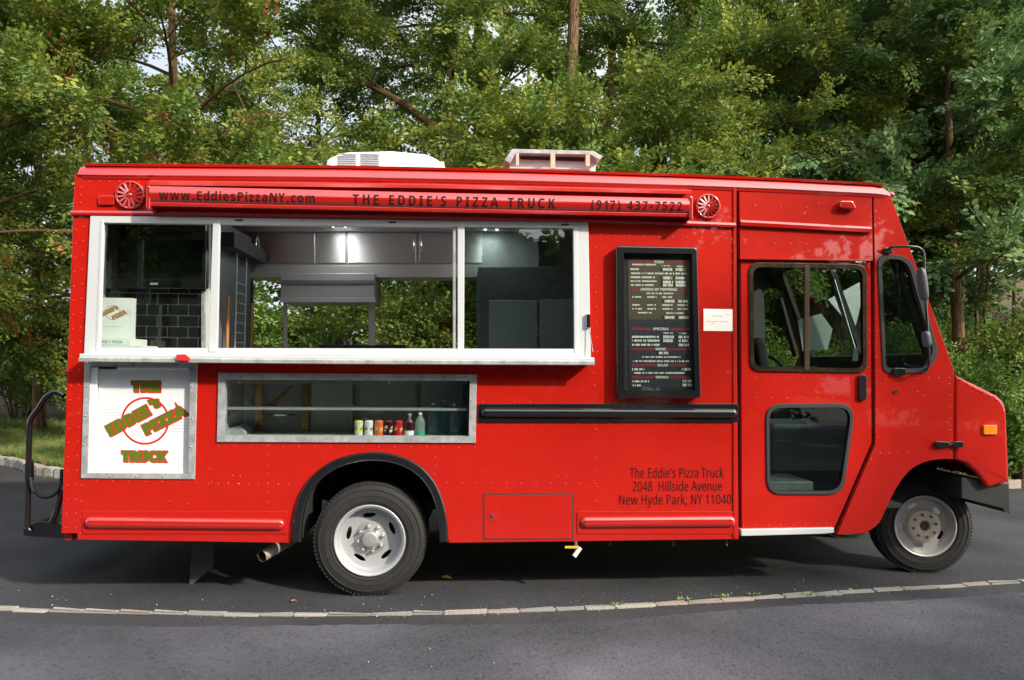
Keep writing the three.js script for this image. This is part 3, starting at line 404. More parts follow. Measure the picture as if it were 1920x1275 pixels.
// menu board and paper notice
{
  const mb = T('menu_board', plate(roundPts([[1155, 460], [1308, 463], [1315, 747], [1157, 747]], 8), 0.075, 0.075, [roundPts([[1167, 471], [1300, 473], [1306, 735], [1168, 735]], 3)], 0.012), M.black);
  T('board_back', plate([[1165, 469], [1302, 471], [1308, 737], [1166, 737]], 0.028, 0.026), M.blackMatte, mb);
  const W = 700, H = 1480, cv = document.createElement('canvas'); cv.width = W; cv.height = H; const c = cv.getContext('2d'), r = rng(5);
  c.fillStyle = '#33323a'; c.fillRect(0, 0, W, H); const Y = v => (v - 150) / 985 * H, X = v => (v - 155) / 470 * W;           // read off an enlargement of the board
  c.fillStyle = '#57483c'; c.fillRect(0, 0, W, Y(608));
  const dashes = (x0, x1, y, h, col = '#fbf5ec') => { c.fillStyle = col; let x = X(x0); while (x < X(x1)) { const w = 5 + r() * 9, k = h * (0.9 + 0.4 * r()); c.fillRect(x, Y(y) - k / 2, w, k); x += w + (r() < 0.16 ? 16 : 3.5); } };
  const head = (t, y, x0, x1) => { c.fillStyle = '#8a2c38'; c.fillRect(X(178), Y(y) - 14, X(x0) - X(178) - 8, 28); c.fillRect(X(x1) + 8, Y(y) - 14, X(618) - X(x1) - 8, 28); c.fillStyle = '#fff7ee'; c.font = 'bold 40px sans-serif'; c.textAlign = 'center'; c.textBaseline = 'middle'; c.fillText(t, X((x0 + x1) / 2), Y(y), X(x1) - X(x0)); };
  const price = (x, y) => { c.fillStyle = '#15110f'; c.fillRect(X(x) - 18, Y(y) - 17, 22, 34); dashes(x + 8, x + 78, y, 27, '#fbf4ea'); };
  head('PIZZA', 165, 352, 436); dashes(190, 365, 186, 17); dashes(415, 475, 194, 12); dashes(530, 578, 198, 12); dashes(175, 235, 222, 19); price(415, 222); price(512, 222); dashes(180, 600, 254, 17); dashes(175, 355, 284, 19); price(415, 288); price(512, 288); dashes(175, 370, 314, 15); price(415, 320); price(512, 320); dashes(175, 345, 344, 17); price(415, 344); price(512, 344);
  head('CHOICE OF TOPPINGS', 377, 236, 543); dashes(295, 495, 408, 14); for (const y of [436, 497, 527]) { dashes(185, 250, y, 15); dashes(300, 365, y, 15); dashes(415, 490, y, 15); if (y > 440) dashes(530, 610, y, 15); } price(425, 467); price(528, 467); dashes(228, 335, 557, 14); dashes(445, 575, 559, 14); price(425, 592); price(530, 592);
  head('SPECIALS', 681, 333, 466); dashes(420, 492, 712, 12); dashes(542, 590, 714, 12); for (const y of [742, 771, 803]) { dashes(180, y < 750 ? 385 : 395, y, 21); if (y < 800) price(410, y); price(525, y); } head('MINIS', 835, 356, 438); price(375, 865); dashes(255, 545, 896, 15); dashes(185, 610, 928, 17); head('SALAD', 958, 362, 456); dashes(180, 275, 990, 21); price(545, 990); dashes(195, 580, 1018, 16); head('DRINKS', 1051, 344, 460); dashes(180, 300, 1082, 20); price(550, 1080); dashes(180, 238, 1113, 19); price(550, 1110);
  const tx = new THREE.CanvasTexture(cv); tx.colorSpace = THREE.SRGBColorSpace;
  const pts = [[1177, 487], [1292, 488], [1297, 728], [1180, 728]].map(p => s(...p, 0.032)), q = new THREE.BufferGeometry();
  q.setAttribute('position', new THREE.Float32BufferAttribute([3, 2, 1, 0].flatMap(i => pts[i].toArray()), 3)); q.setAttribute('uv', new THREE.Float32BufferAttribute([0, 0, 1, 0, 1, 1, 0, 1], 2)); q.setIndex([0, 1, 2, 0, 2, 3]); q.computeVertexNormals();
  part('menu_print', q, phys(1, 1, 1, 0.45, { map: tx }), mb);
  T('glass_cover', plate([[1166, 470], [1301, 472], [1307, 736], [1167, 736]], 0.052, 0.003), M.glass, mb);
  const c2 = document.createElement('canvas'); c2.width = 260; c2.height = 200; const d = c2.getContext('2d'); d.fillStyle = '#efe9e4'; d.fillRect(0, 0, 260, 200); d.fillStyle = '#9a9690'; for (const [x, y, w, h] of [[80, 60, 24, 9], [110, 60, 60, 9], [24, 110, 30, 7], [60, 110, 70, 7], [140, 110, 80, 7], [60, 130, 40, 5], [120, 150, 8, 8], [190, 46, 50, 5]]) for (let k = 0; k < w; k += 8) d.fillRect(x + k, y + (r() - 0.5) * 3, 5, h);
  const t2 = new THREE.CanvasTexture(c2); t2.colorSpace = THREE.SRGBColorSpace; const a = s(1319, 579, 0.003), b = s(1374, 621, 0.003);
  T('paper_notice', new THREE.PlaneGeometry(b.x - a.x, a.y - b.y).translate((a.x + b.x) / 2, (a.y + b.y) / 2, 0.004), std(1, 1, 1, 0.8, { map: t2 }));
}
RectAreaLightUniformsLib.init();
// ------------------------------------------------------------------ kitchen seen through the windows
{
  const zt = -0.42, kw = T('tiled_wall', slab(178, 400, 392, 675, zt, 0.06), M.grout), x0 = 176, tw = 39.4, th = 20.6;
  const pw = s(x0 + tw, 600, zt).x - s(x0, 600, zt).x, ph = s(300, 600, zt).y - s(300, 620.6, zt).y, gap = 0.006, tg = new RoundedBoxGeometry(pw - gap, ph - gap, 0.012, 1, 0.003);
  const org = s(x0, 652, zt), end = s(386, 600, zt).x;
  for (let j = 0; j < 12; j++) for (let i = -1; i < 6; i++) { const xa = org.x + (i + (j % 2 ? 0.5 : 0)) * pw, xb = xa + pw; if (xa < org.x - 0.01 || xa > end - 0.02) continue; const w = Math.min(xb, end) - xa; const m = T('wall_tile', tg, M.tile, kw); m.scale.x = (w - gap) / (pw - gap); m.position.set(xa + w / 2, org.y + (j + 0.5) * ph, zt + 0.004); }
  T('corner_trim', slab(377, 545, 384, 655, zt + 0.03, 0.03), M.alu, kw);
  const xs = s(392, 600, zt).x; T('partition', box(xs - 0.05, xs, floorY, s(392, 400, zt).y, -1.55, zt - 0.065), M.darkGrey);
  const tv = T('television', slab(186, 414, 386, 541, zt + 0.09, 0.07, 0.008), M.black); T('screen', slab(191, 419, 381, 522, zt + 0.092, 0.01, 0.002), M.screen, tv); T('badge', plate(roundPts([[281, 530], [296, 530], [296, 534], [281, 534]], 2), zt + 0.093, 0.004), M.midGrey, tv);
  // wire rack on the side of the partition
  const rk = T('wire_rack', merge([-0.90, -1.18].flatMap(z => [rod(V3(xs + 0.06, floorY + 0.1, z), V3(xs + 0.06, s(430, 466, -1.0).y, z), 0.008)])), M.alu);
  for (let k = 0; k < 14; k++) T('rack_rung', rod(V3(xs + 0.06, floorY + 0.25 + k * 0.085, -0.90), V3(xs + 0.06, floorY + 0.25 + k * 0.085, -1.18), 0.005), M.alu, rk);
  T('rack_top', box(xs + 0.005, xs + 0.14, s(430, 478, -1.0).y, s(430, 452, -1.0).y, -1.55, -0.55), M.blackMatte);
  for (const [z, y] of [[-0.72, 1.0], [-1.42, 0.9]]) { const pl = T('pizza_peel', rod(V3(xs + 0.05, 1.5, z), V3(xs + 0.05, 2.25, z), 0.014), M.wood); T('peel_blade', box(xs + 0.042, xs + 0.054, floorY + 0.02, 1.52, z - 0.14, z + 0.14, 0.005), M.wood, pl); }
  // overhead cupboards
  const zc = -1.62, cu = T('overhead_cupboard', slab(440, 424, 1010, 500, zc - 0.02, 0.45), M.steel);
  T('header_strip', slab(415, 402, 1090, 433, -1.55, 0.05), M.steel);
  for (const [a, b] of [[470, 590], [652, 780], [786, 905]]) T('cupboard_door', slab(a, 435, b, 493, zc, 0.018, 0.004), M.brushed, cu);
  const tube = new THREE.MeshStandardMaterial({ color: 0xffffff, emissive: new THREE.Color(0.92, 1, 0.98), emissiveIntensity: 1.6, roughness: 0.5 });
  for (const x of [620, 925]) { const c = s(x, 400, -1.0), y = s(900, 341).y - 0.06; const f = T('ceiling_light', box(c.x - 0.12, c.x + 0.12, y, y + 0.05, -1.5, -0.45, 0.01), M.white); for (const o of [-0.055, 0.055]) T('light_tube', rod(V3(c.x + o, y - 0.025, -1.46), V3(c.x + o, y - 0.025, -0.49), 0.016, 12), tube, f);
    const L = new THREE.RectAreaLight(new THREE.Color(0.92, 1, 0.98), 4.2, 0.2, 0.95); L.position.set(c.x, y - 0.05, -0.97); L.lookAt(c.x, 0, -0.97); L.name = 'ceiling_light_glow'; f.add(L); }
  T('flue_panel', slab(594, 435, 648, 493, zc, 0.012), M.brushed, cu);
  for (const x of [480, 776, 790]) T('cupboard_handle', bent([s(x, 445, zc + 0.002), s(x, 447, zc + 0.04), s(x, 468, zc + 0.04), s(x, 472, zc + 0.002)], 0.007, 14), M.chrome, cu);
  T('shelf_strip', slab(440, 498, 905, 520, zc + 0.03, 0.30), M.steel, cu);
  const cy = s(900, 341).y + 0.02, xa = s(137, 420).x + 0.035; T('ceiling_panel', box(xa, xd - 0.13, cy - 0.02, cy, ZF + 0.06, -0.06), M.white); T('rear_lining', box(xa, xa + 0.02, floorY, cy - 0.02, ZF + 0.06, -0.06), M.wallIn); T('floor_covering', box(xa, xd - 0.13, floorY + 0.002, floorY + 0.012, ZF + 0.06, -0.65), M.midGrey);
  T('far_lining', plateXY([V2(xa, floorY), V2(xd - 0.13, floorY), V2(xd - 0.13, cy - 0.02), V2(xa, cy - 0.02)], ZF + 0.07, 0.015, [flat(rect(474, 518, 905, 668), ZF + 0.03)]), M.wallIn);
  const hd = T('extractor_hood', plate([[526, 512], [702, 512], [702, 562], [526, 566]], -1.45, 0.6, [], 0.006), M.steel); T('hood_lip', slab(524, 525, 704, 532, -1.43, 0.02), M.darkGrey, hd); T('hood_edge', slab(524, 558, 704, 567, -1.43, 0.02), M.midGrey, hd);
  for (const [x0_, x1_] of [[531, 538], [691, 703]]) T('hood_leg', slab(x0_, 560, x1_, 668, -1.5, 0.03), M.steel, hd);
  T('counter', box(s(470, 650, -1.5).x, s(900, 650, -1.5).x, floorY, s(600, 657, -1.5).y, -2.2, -1.45), M.steel); T('griddle', slab(596, 646, 760, 659, -1.5, 0.45, 0.01), M.black); T('pan', new THREE.CylinderGeometry(0.12, 0.10, 0.05, 24, 1, true).translate(...s(648, 644, -1.7).toArray()), M.polished);
  const fr = T('refrigerator', slab(897, 500, 1105, 675, -0.95, 0.9, 0.008), M.darkGrey); T('refrigerator_door', slab(917, 563, 1008, 672, -0.93, 0.02, 0.006), M.midGrey, fr); T('refrigerator_door', slab(1012, 561, 1104, 672, -0.93, 0.02, 0.006), M.midGrey, fr); T('door_handle', slab(1006, 628, 1010, 640, -0.90, 0.03), M.chrome, fr);
  const fw = T('far_window_frame', plate([[466, 510], [912, 510], [912, 676], [466, 676]], ZF + 0.075, 0.02, [[[475, 519], [904, 519], [904, 667], [475, 667]]]), M.alu);
}
// ------------------------------------------------------------------ cab interior
{
  const dx = s(1752, 680).x;
  const da = T('dashboard', box(dx - 0.28, dx + 0.02, 1.28, 1.60, ZF + 0.1, -0.1, 0.05), M.dash);
  T('dash_ledge', box(dx - 0.42, dx - 0.05, 1.595, 1.625, -0.75, -0.09, 0.01), M.alu, da); T('instrument_pod', box(dx - 0.40, dx - 0.22, 1.45, 1.72, -1.95, -1.35, 0.05), M.dash, da);
  const cw = V3(dx - 0.52, 1.62, -1.62), wheelQ = new THREE.Quaternion().setFromAxisAngle(V3(0, 0, 1), -0.95);
  const sw = T('steering_wheel', new THREE.TorusGeometry(0.22, 0.015, 10, 40).rotateY(Math.PI / 2).rotateZ(0.55).translate(cw.x, cw.y, cw.z), M.blackMatte);
  T('steering_column', rod(cw, V3(dx - 0.1, 1.32, -1.62), 0.03), M.blackMatte, sw); for (const a of [0.4, 2.5, 4.6]) T('spoke', rod(cw, V3(cw.x - Math.sin(a) * 0.22 * Math.sin(0.55), cw.y + Math.sin(a) * 0.22 * Math.cos(0.55), cw.z + Math.cos(a) * 0.22), 0.011), M.blackMatte, sw);
  const sx = s(1480, 700, -1.5).x; const st = T('driver_seat', box(sx - 0.25, sx + 0.25, 1.18, 1.32, -1.9, -1.35, 0.05), M.seat); T('backrest', box(-0.07, 0.07, 0, 0.72, -1.88, -1.37, 0.06).rotateZ(0.18).translate(sx - 0.22, 1.28, 0), M.seat, st); T('seat_post', box(sx - 0.15, sx + 0.15, 0.66, 1.18, -1.8, -1.45), M.dash, st);
  const cl = std(0.09, 0.09, 0.095, 0.8), fa = s(1660, 366), fb = s(1787, 700), top = s(1500, 372).y;
  const dA = s(1405, 495), dB = s(1622, 690), cw2 = cabWinIn.map(p => { const q = s(...p); return V2(q.x, q.y); });
  T('cab_lining', plateXY([V2(xd, 0.66), V2(fb.x - 0.05, 0.9), V2(fb.x - 0.05, fb.y), V2(fa.x - 0.05, top), V2(xd, top)], ZF + 0.062, 0.01, [[V2(dA.x, dA.y), V2(dB.x, dA.y), V2(dB.x, dB.y), V2(dA.x, dB.y)], cw2]), cl);
  T('cab_headlining', box(xd - 0.08, fa.x - 0.03, top, top + 0.02, ZF + 0.07, -0.06), cl); T('cab_rear_lining', box(xd - 0.085, xd - 0.075, 0.66, top, ZF + 0.07, -0.06), cl);
  { const A = s(1668, 370), B = s(1782, 690), L = A.distanceTo(B), dir = B.clone().sub(A).normalize(), w = TW - 0.14, fr = new THREE.Shape([V2(0, 0), V2(w, 0), V2(w, L), V2(0, L)]); for (const [x0, x1] of [[0.08, w / 2 - 0.045], [w / 2 + 0.045, w - 0.08]]) fr.holes.push(new THREE.Path([V2(x0, 0.34), V2(x1, 0.34), V2(x1, L - 0.12), V2(x0, L - 0.12)])); const mt = new THREE.Matrix4().makeBasis(V3(0, 0, -1), dir, V3(0, 0, -1).cross(dir)).setPosition(A.x - 0.05, A.y, -0.07); T('windshield_lining', new THREE.ExtrudeGeometry(fr, { depth: 0.012, bevelEnabled: false }).applyMatrix4(mt), cl); }
  const paper = (n, pts, z, t, m) => T(n, plate(pts, z, t), m);
  paper('cardboard_sheet', [[1496, 600], [1540, 588], [1561, 617], [1552, 655], [1505, 658]], -1.35, 0.02, std(0.45, 0.52, 0.50, 0.6)); paper('white_panel', [[1553, 562], [1612, 529], [1614, 570], [1605, 610], [1589, 604]], -1.75, 0.02, std(0.62, 0.66, 0.68, 0.5)); paper('paper_tag', [[1600, 652], [1609, 652], [1609, 677], [1599, 677]], -0.4, 0.01, M.card);
  T('grab_pole', rod(s(1563, 525, -0.55), s(1605, 665, -0.55), 0.014), M.chrome); T('pillar', rod(s(1462, 560, -1.9), s(1492, 668, -1.9), 0.03), M.blackMatte);
  T('cab_box', box(sx + 0.02, sx + 0.3, 1.22, 1.42, -1.0, -0.8, 0.01), M.wood);
}
// mirrors on a bent arm
{
  const z = 0.16, arm = T('mirror_arm', bent([s(1664, 470, 0.0), s(1672, 463, z * 0.6), s(1700, 462, z), s(1722, 464, z), s(1732, 476, z), s(1734, 540, z), s(1738, 600, z), s(1742, 680, z * 0.9), s(1738, 692, 0.0)], 0.0095, 60, 0.3), M.black);
  T('mirror_bracket', plate(roundPts(rect(1659, 464, 1674, 475), 3), 0.03, 0.03, [], 0.004), M.black, arm);
  const mh = (x, y, w, h, dz) => { const c = s(x, y, z), q = new THREE.SphereGeometry(1, 20, 14); const p = q.attributes.position; for (let i = 0; i < p.count; i++) { const f = v => Math.sign(v) * Math.pow(Math.abs(v), 0.55); p.setXYZ(i, f(p.getX(i)) * w, f(p.getY(i)) * h, f(p.getZ(i)) * dz); } q.computeVertexNormals(); q.rotateZ(0.12); return q.translate(c.x, c.y, c.z); };
  T('mirror_head', mh(1730, 533, 0.020, 0.125, 0.045), M.darkGrey, arm); T('convex_mirror', mh(1737, 636, 0.020, 0.06, 0.04), M.darkGrey, arm);
}
// door sill
T('door_sill', plate([[1390, 993], [1564, 990], [1564, 999], [1545, 1001], [1400, 1005], [1390, 1005]], 0.012, 0.07, [], 0.004), M.frameWhite);
// roof equipment
{
  const zc = -1.15, ac = plate(roundPts([[608, 312], [613, 296], [634, 287], [650, 283], [735, 281], [800, 287], [822, 298], [838, 314]], 5), -0.75, 0.8, [], 0.05);
  const a = T('air_conditioner', ac, M.white); const fin = new THREE.BoxGeometry(0.10, 0.008, 0.01);
  for (let j = 0; j < 6; j++) for (const x of [652, 695]) { const p = s(x, 289 + j * 4, -0.742); T('louvre', box(p.x - 0.085, p.x + 0.07, p.y - 0.005, p.y + 0.004, -0.752, -0.742, 0.002), M.midGrey, a); }
  const b = s(716, 318, -0.95); T('unit_base', box(b.x - 0.36, b.x + 0.36, b.y - 0.12, b.y + 0.06, -1.5, -0.8), M.white, a);
  const ve = T('exhaust_vent', plate([[955, 312], [962, 292], [1118, 296], [1108, 318], [955, 316]], -0.9, 0.55, [], 0.006), M.frameWhite);
  T('vent_lid', plate([[946, 300], [960, 279], [1112, 283], [1131, 293], [1124, 300], [1108, 290], [968, 287], [956, 306]], -0.80, 0.75, [], 0.004), M.alu, ve); for (const [x0, x1, y0, y1] of [[967, 973, 287, 311], [1032, 1041, 287, 316], [1098, 1106, 290, 312]]) T('vent_strap', slab(x0, y0, x1, y1, -0.79, 0.02), std(0.42, 0.36, 0.28, 0.7), ve);
  T('vent_opening', plate([[975, 289], [1097, 292], [1096, 302], [976, 298]], -0.885, 0.02), M.under, ve); T('vent_base', box(s(960, 315, -1.1).x, s(1110, 315, -1.1).x, s(1030, 318, -1).y - 0.15, s(1030, 312, -1).y, -1.4, -0.92), M.frameWhite, ve);
}
// rear step and hand rail
{
  const zr = -0.35, b = T('rear_step', plate([[42, 992], [72, 977], [110, 980], [140, 994], [140, 1006], [112, 1009], [66, 1007], [44, 1005]], zr, 1.6, [], 0.008), M.black);
  T('step_rail', bent([s(57, 996, zr + 0.01), s(52, 985, zr + 0.01), s(53, 920, zr), s(54, 850, zr), s(57, 790, zr), s(72, 766, zr), s(86, 745, zr), s(104, 735, zr), s(120, 742, zr)], 0.021, 60, 0.4), M.black, b);
  T('rail_collar', rod(s(55, 868, zr), s(55, 900, zr), 0.03, 16), M.black, b);
  T('tow_hook', bent([s(57, 895, zr + 0.03), s(62, 918, zr + 0.03), s(80, 932, zr + 0.03), s(100, 928, zr + 0.03), s(113, 912, zr + 0.03), s(116, 880, zr + 0.03)], 0.013, 40), M.blackMatte, b);
  T('step_brace', bent([s(97, 978, zr), s(107, 955, zr), s(116, 920, zr)], 0.022, 16), M.black, b);
}
// underside
{
  const x0 = s(130, 900).x + 0.05, x1 = s(1880, 900).x - 0.15;
  const ch = T('chassis', box(x0, x1, 0.62, 0.82, -0.85, -0.75), M.under); T('frame_rail', box(x0, x1, 0.62, 0.82, ZF + 0.75, ZF + 0.85), M.under, ch);
  const cm = s(1250, 900).x; T('fuel_tank', box(cm - 0.6, cm + 0.5, 0.36, 0.66, -0.72, -0.2, 0.04), M.under); T('leaf_spring', bent([V3(s(560, 1000).x, 0.62, -0.80), V3(s(693, 1000).x, 0.46, -0.80), V3(s(830, 1000).x, 0.62, -0.80)], 0.035, 20), M.rust); T('drive_shaft', rod(V3(s(700, 1000).x, 0.45, -1.15), V3(s(1600, 1000).x, 0.62, -1.15), 0.045, 12), M.under); T('battery_box', box(cm - 1.5, cm - 0.9, 0.45, 0.8, -0.6, -0.2, 0.02), M.under);
  T('engine_block', box(s(1740, 800).x, s(1872, 800).x, 0.55, 1.15, -1.6, -0.72, 0.05), M.under);
  const fl = s(355, 1035, -0.75); T('mud_flap', plate([[362, 1016], [402, 1016], [399, 1062], [355, 1101], [357, 1062]], -0.4, 0.012), std(0.055, 0.054, 0.053, 0.85));
  const e0 = s(491, 1043, -0.10), e1 = s(560, 1004, -0.45); const ex = T('exhaust_pipe', new THREE.TubeGeometry(new THREE.LineCurve3(e0, e1), 4, 0.043, 18), M.pipe); T('pipe_bore', new THREE.TubeGeometry(new THREE.LineCurve3(e0.clone().lerp(e1, 0.001), e1), 4, 0.036, 18), M.hole, ex);
  const v = s(1078, 1027, -0.06), va = T('drain_valve', rod(V3(v.x, v.y + 0.15, v.z), V3(v.x + 0.01, v.y - 0.02, v.z), 0.016), M.chrome); T('valve_lever', box(v.x - 0.08, v.x + 0.03, v.y - 0.002, v.y + 0.016, v.z, v.z + 0.02, 0.005), M.yellow, va); T('valve_spout', rod(V3(v.x + 0.04, v.y - 0.0, v.z), V3(v.x - 0.01, v.y - 0.06, v.z + 0.02), 0.017), M.white, va);
  for (const x of [1143, 1262, 1362]) { const p = s(x, 1022, -0.08); T('drain_stub', rod(V3(p.x, p.y + 0.1, p.z), V3(p.x, p.y - 0.005, p.z), 0.009), M.rust); }
}
// wheels
const TR = 0.408, tyreProfile = (w, r) => [[0.60, -0.36], [0.62, -0.44], [0.72, -0.5], [0.84, -0.49], [0.93, -0.44], [0.975, -0.40], [1, -0.30], [1, 0.30], [0.975, 0.40], [0.93, 0.44], [0.84, 0.49], [0.72, 0.5], [0.62, 0.44], [0.60, 0.36]].map(([a, b]) => V2(a * r, b * w));
const treadCut = (() => { return std(0.008, 0.008, 0.009, 0.9); })();
function tyre(w, parent, r = TR) {
  const t = T('tyre', new THREE.LatheGeometry(tyreProfile(w, r), 72).rotateX(Math.PI / 2), M.rubber, parent);
  const lugs = []; for (let k = 0; k < 84; k++) for (const sgn of [-1, 1]) { const q = new THREE.BoxGeometry(0.020, 0.016, w * 0.17).translate(0, r * 0.985, sgn * w * 0.31); q.rotateZ(k / 84 * 2 * Math.PI + (sgn > 0 ? 0.035 : 0)); lugs.push(q); }
  for (const q of [0.70, 0.80, 0.905]) for (const sg of [-1, 1]) T('sidewall_rib', new THREE.TorusGeometry(r * q, q > 0.9 ? 0.005 : 0.0028, 6, 64).translate(0, 0, sg * w * (q > 0.9 ? 0.458 : q > 0.75 ? 0.497 : 0.498)), M.rubber, parent);
  const rib = [-0.16, 0, 0.16].map(z => new THREE.TorusGeometry(r * 0.992, 0.013, 6, 72).scale(1, 1, 1.3).translate(0, 0, z * w));
  const tr = T('tread', merge([...lugs, ...rib]), M.rubber, parent); tr.userData.kind = 'stuff'; return t;
}
function rearWheel(parent) {
  const w = 0.215; tyre(w, parent); const f = w / 2, R = 0.262;
  const lip = T('rim', new THREE.LatheGeometry([[0.235, f - 0.14], [0.240, f - 0.03], [0.250, f - 0.018], [R - 0.002, f - 0.010], [R, f - 0.001], [R - 0.006, f + 0.004], [0.248, f], [0.236, f - 0.012], [0.228, f - 0.034], [0.222, f - 0.10], [0.205, f - 0.118]].map(p => V2(...p)), 64).rotateX(Math.PI / 2), M.rim, parent);
  const d = new THREE.Shape().absarc(0, 0, 0.222, 0, Math.PI * 2); for (let k = 0; k < 5; k++) { const a = k / 5 * 2 * Math.PI + 0.42, h = new THREE.Path(); h.absellipse(Math.cos(a) * 0.168, Math.sin(a) * 0.168, 0.02, 0.052, 0, Math.PI * 2, false, a); d.holes.push(h); }
  T('wheel_disc', new THREE.ExtrudeGeometry(d, { depth: 0.008, bevelEnabled: true, bevelSize: 0.003, bevelThickness: 0.003, curveSegments: 20 }).translate(0, 0, f - 0.11), M.rim, parent);
  T('hub', new THREE.LatheGeometry([[0.0, 0.075], [0.045, 0.074], [0.058, 0.066], [0.060, 0.03], [0.066, 0.012], [0.118, 0.010], [0.124, 0.0]].map(p => V2(...p)), 40).rotateX(Math.PI / 2).translate(0, 0, f - 0.10), std(0.40, 0.40, 0.40, 0.4, { metalness: 0.5 }), parent);
  const ng = merge([new THREE.CylinderGeometry(0.013, 0.014, 0.03, 6).rotateX(Math.PI / 2), new THREE.SphereGeometry(0.012, 8, 6).translate(0, 0, 0.016)]); for (let k = 0; k < 8; k++) { const a = k / 8 * 2 * Math.PI + 0.2; T('wheel_nut', ng, M.chrome, parent).position.set(Math.cos(a) * 0.092, Math.sin(a) * 0.092, f - 0.08); }
}
function frontWheel(parent) {
  const w = 0.22; tyre(w, parent, 0.392); const f = w / 2, R = 0.256;
  T('rim', new THREE.LatheGeometry([[0.225, f - 0.14], [0.234, f - 0.03], [0.246, f - 0.018], [R - 0.002, f - 0.008], [R, f + 0.001], [R - 0.008, f + 0.005], [0.238, f], [0.230, f - 0.016], [0.220, f - 0.05], [0.208, f - 0.06]].map(p => V2(...p)), 64).rotateX(Math.PI / 2), M.rimFront, parent);
  const d = new THREE.Shape().absarc(0, 0, 0.215, 0, Math.PI * 2); for (let k = 0; k < 5; k++) { const a = k / 5 * 2 * Math.PI + 0.75, h = new THREE.Path(); h.absellipse(Math.cos(a) * 0.172, Math.sin(a) * 0.172, 0.024, 0.044, 0, Math.PI * 2, false, a); d.holes.push(h); }
  T('wheel_disc', new THREE.ExtrudeGeometry(d, { depth: 0.008, bevelEnabled: true, bevelSize: 0.003, bevelThickness: 0.003, curveSegments: 20 }).translate(0, 0, f - 0.07), M.rimFront, parent);
  T('hub_flange', new THREE.LatheGeometry([[0.040, -0.02], [0.040, 0.046], [0.05, 0.05], [0.122, 0.048], [0.134, 0.038], [0.142, 0.0]].map(p => V2(...p)), 44).rotateX(Math.PI / 2).translate(0, 0, f - 0.06), std(0.66, 0.54, 0.46, 0.5, { metalness: 0.2 }), parent);
  T('hub_cap', new THREE.CylinderGeometry(0.036, 0.036, 0.05, 20).rotateX(Math.PI / 2).translate(0, 0, f - 0.05), M.rust, parent);
  for (let k = 0; k < 8; k++) { const a = k / 8 * 2 * Math.PI + 0.2; T('wheel_nut', new THREE.CylinderGeometry(0.012, 0.012, 0.012, 6).rotateX(Math.PI / 2), M.darkGrey, parent).position.set(Math.cos(a) * 0.094, Math.sin(a) * 0.094, f - 0.008); }
}
function wheelAt(x, y, z, build, turn = 0, flip = false) { const w = new THREE.Group(); w.name = 'wheel'; truck.add(w); w.position.set(x, y, z); w.rotation.y = turn + (flip ? Math.PI : 0); build(w); return w; }
{
  const rx = s(693, 1012, -0.03).x, fx = s(1727, 985, -0.55).x;
  wheelAt(rx, TR, -0.14, rearWheel); wheelAt(rx, TR, ZF + 0.14, rearWheel, 0, true);
  for (const z of [-0.42, ZF + 0.42]) wheelAt(rx, TR, z, p => tyre(0.215, p));
  const ax = T('rear_axle', rod(V3(rx, TR, -0.25), V3(rx, TR, ZF + 0.25), 0.07, 14), M.under); T('differential', new THREE.SphereGeometry(0.19, 18, 14).translate(rx, TR, ZF / 2), M.under, ax);
  wheelAt(fx, 0.392, -0.58, frontWheel, -0.12); wheelAt(fx, 0.392, ZF + 0.45, frontWheel, -0.12, true); T('front_axle', rod(V3(fx, TR, -0.55), V3(fx, TR, ZF + 0.55), 0.05, 12), M.under);
}

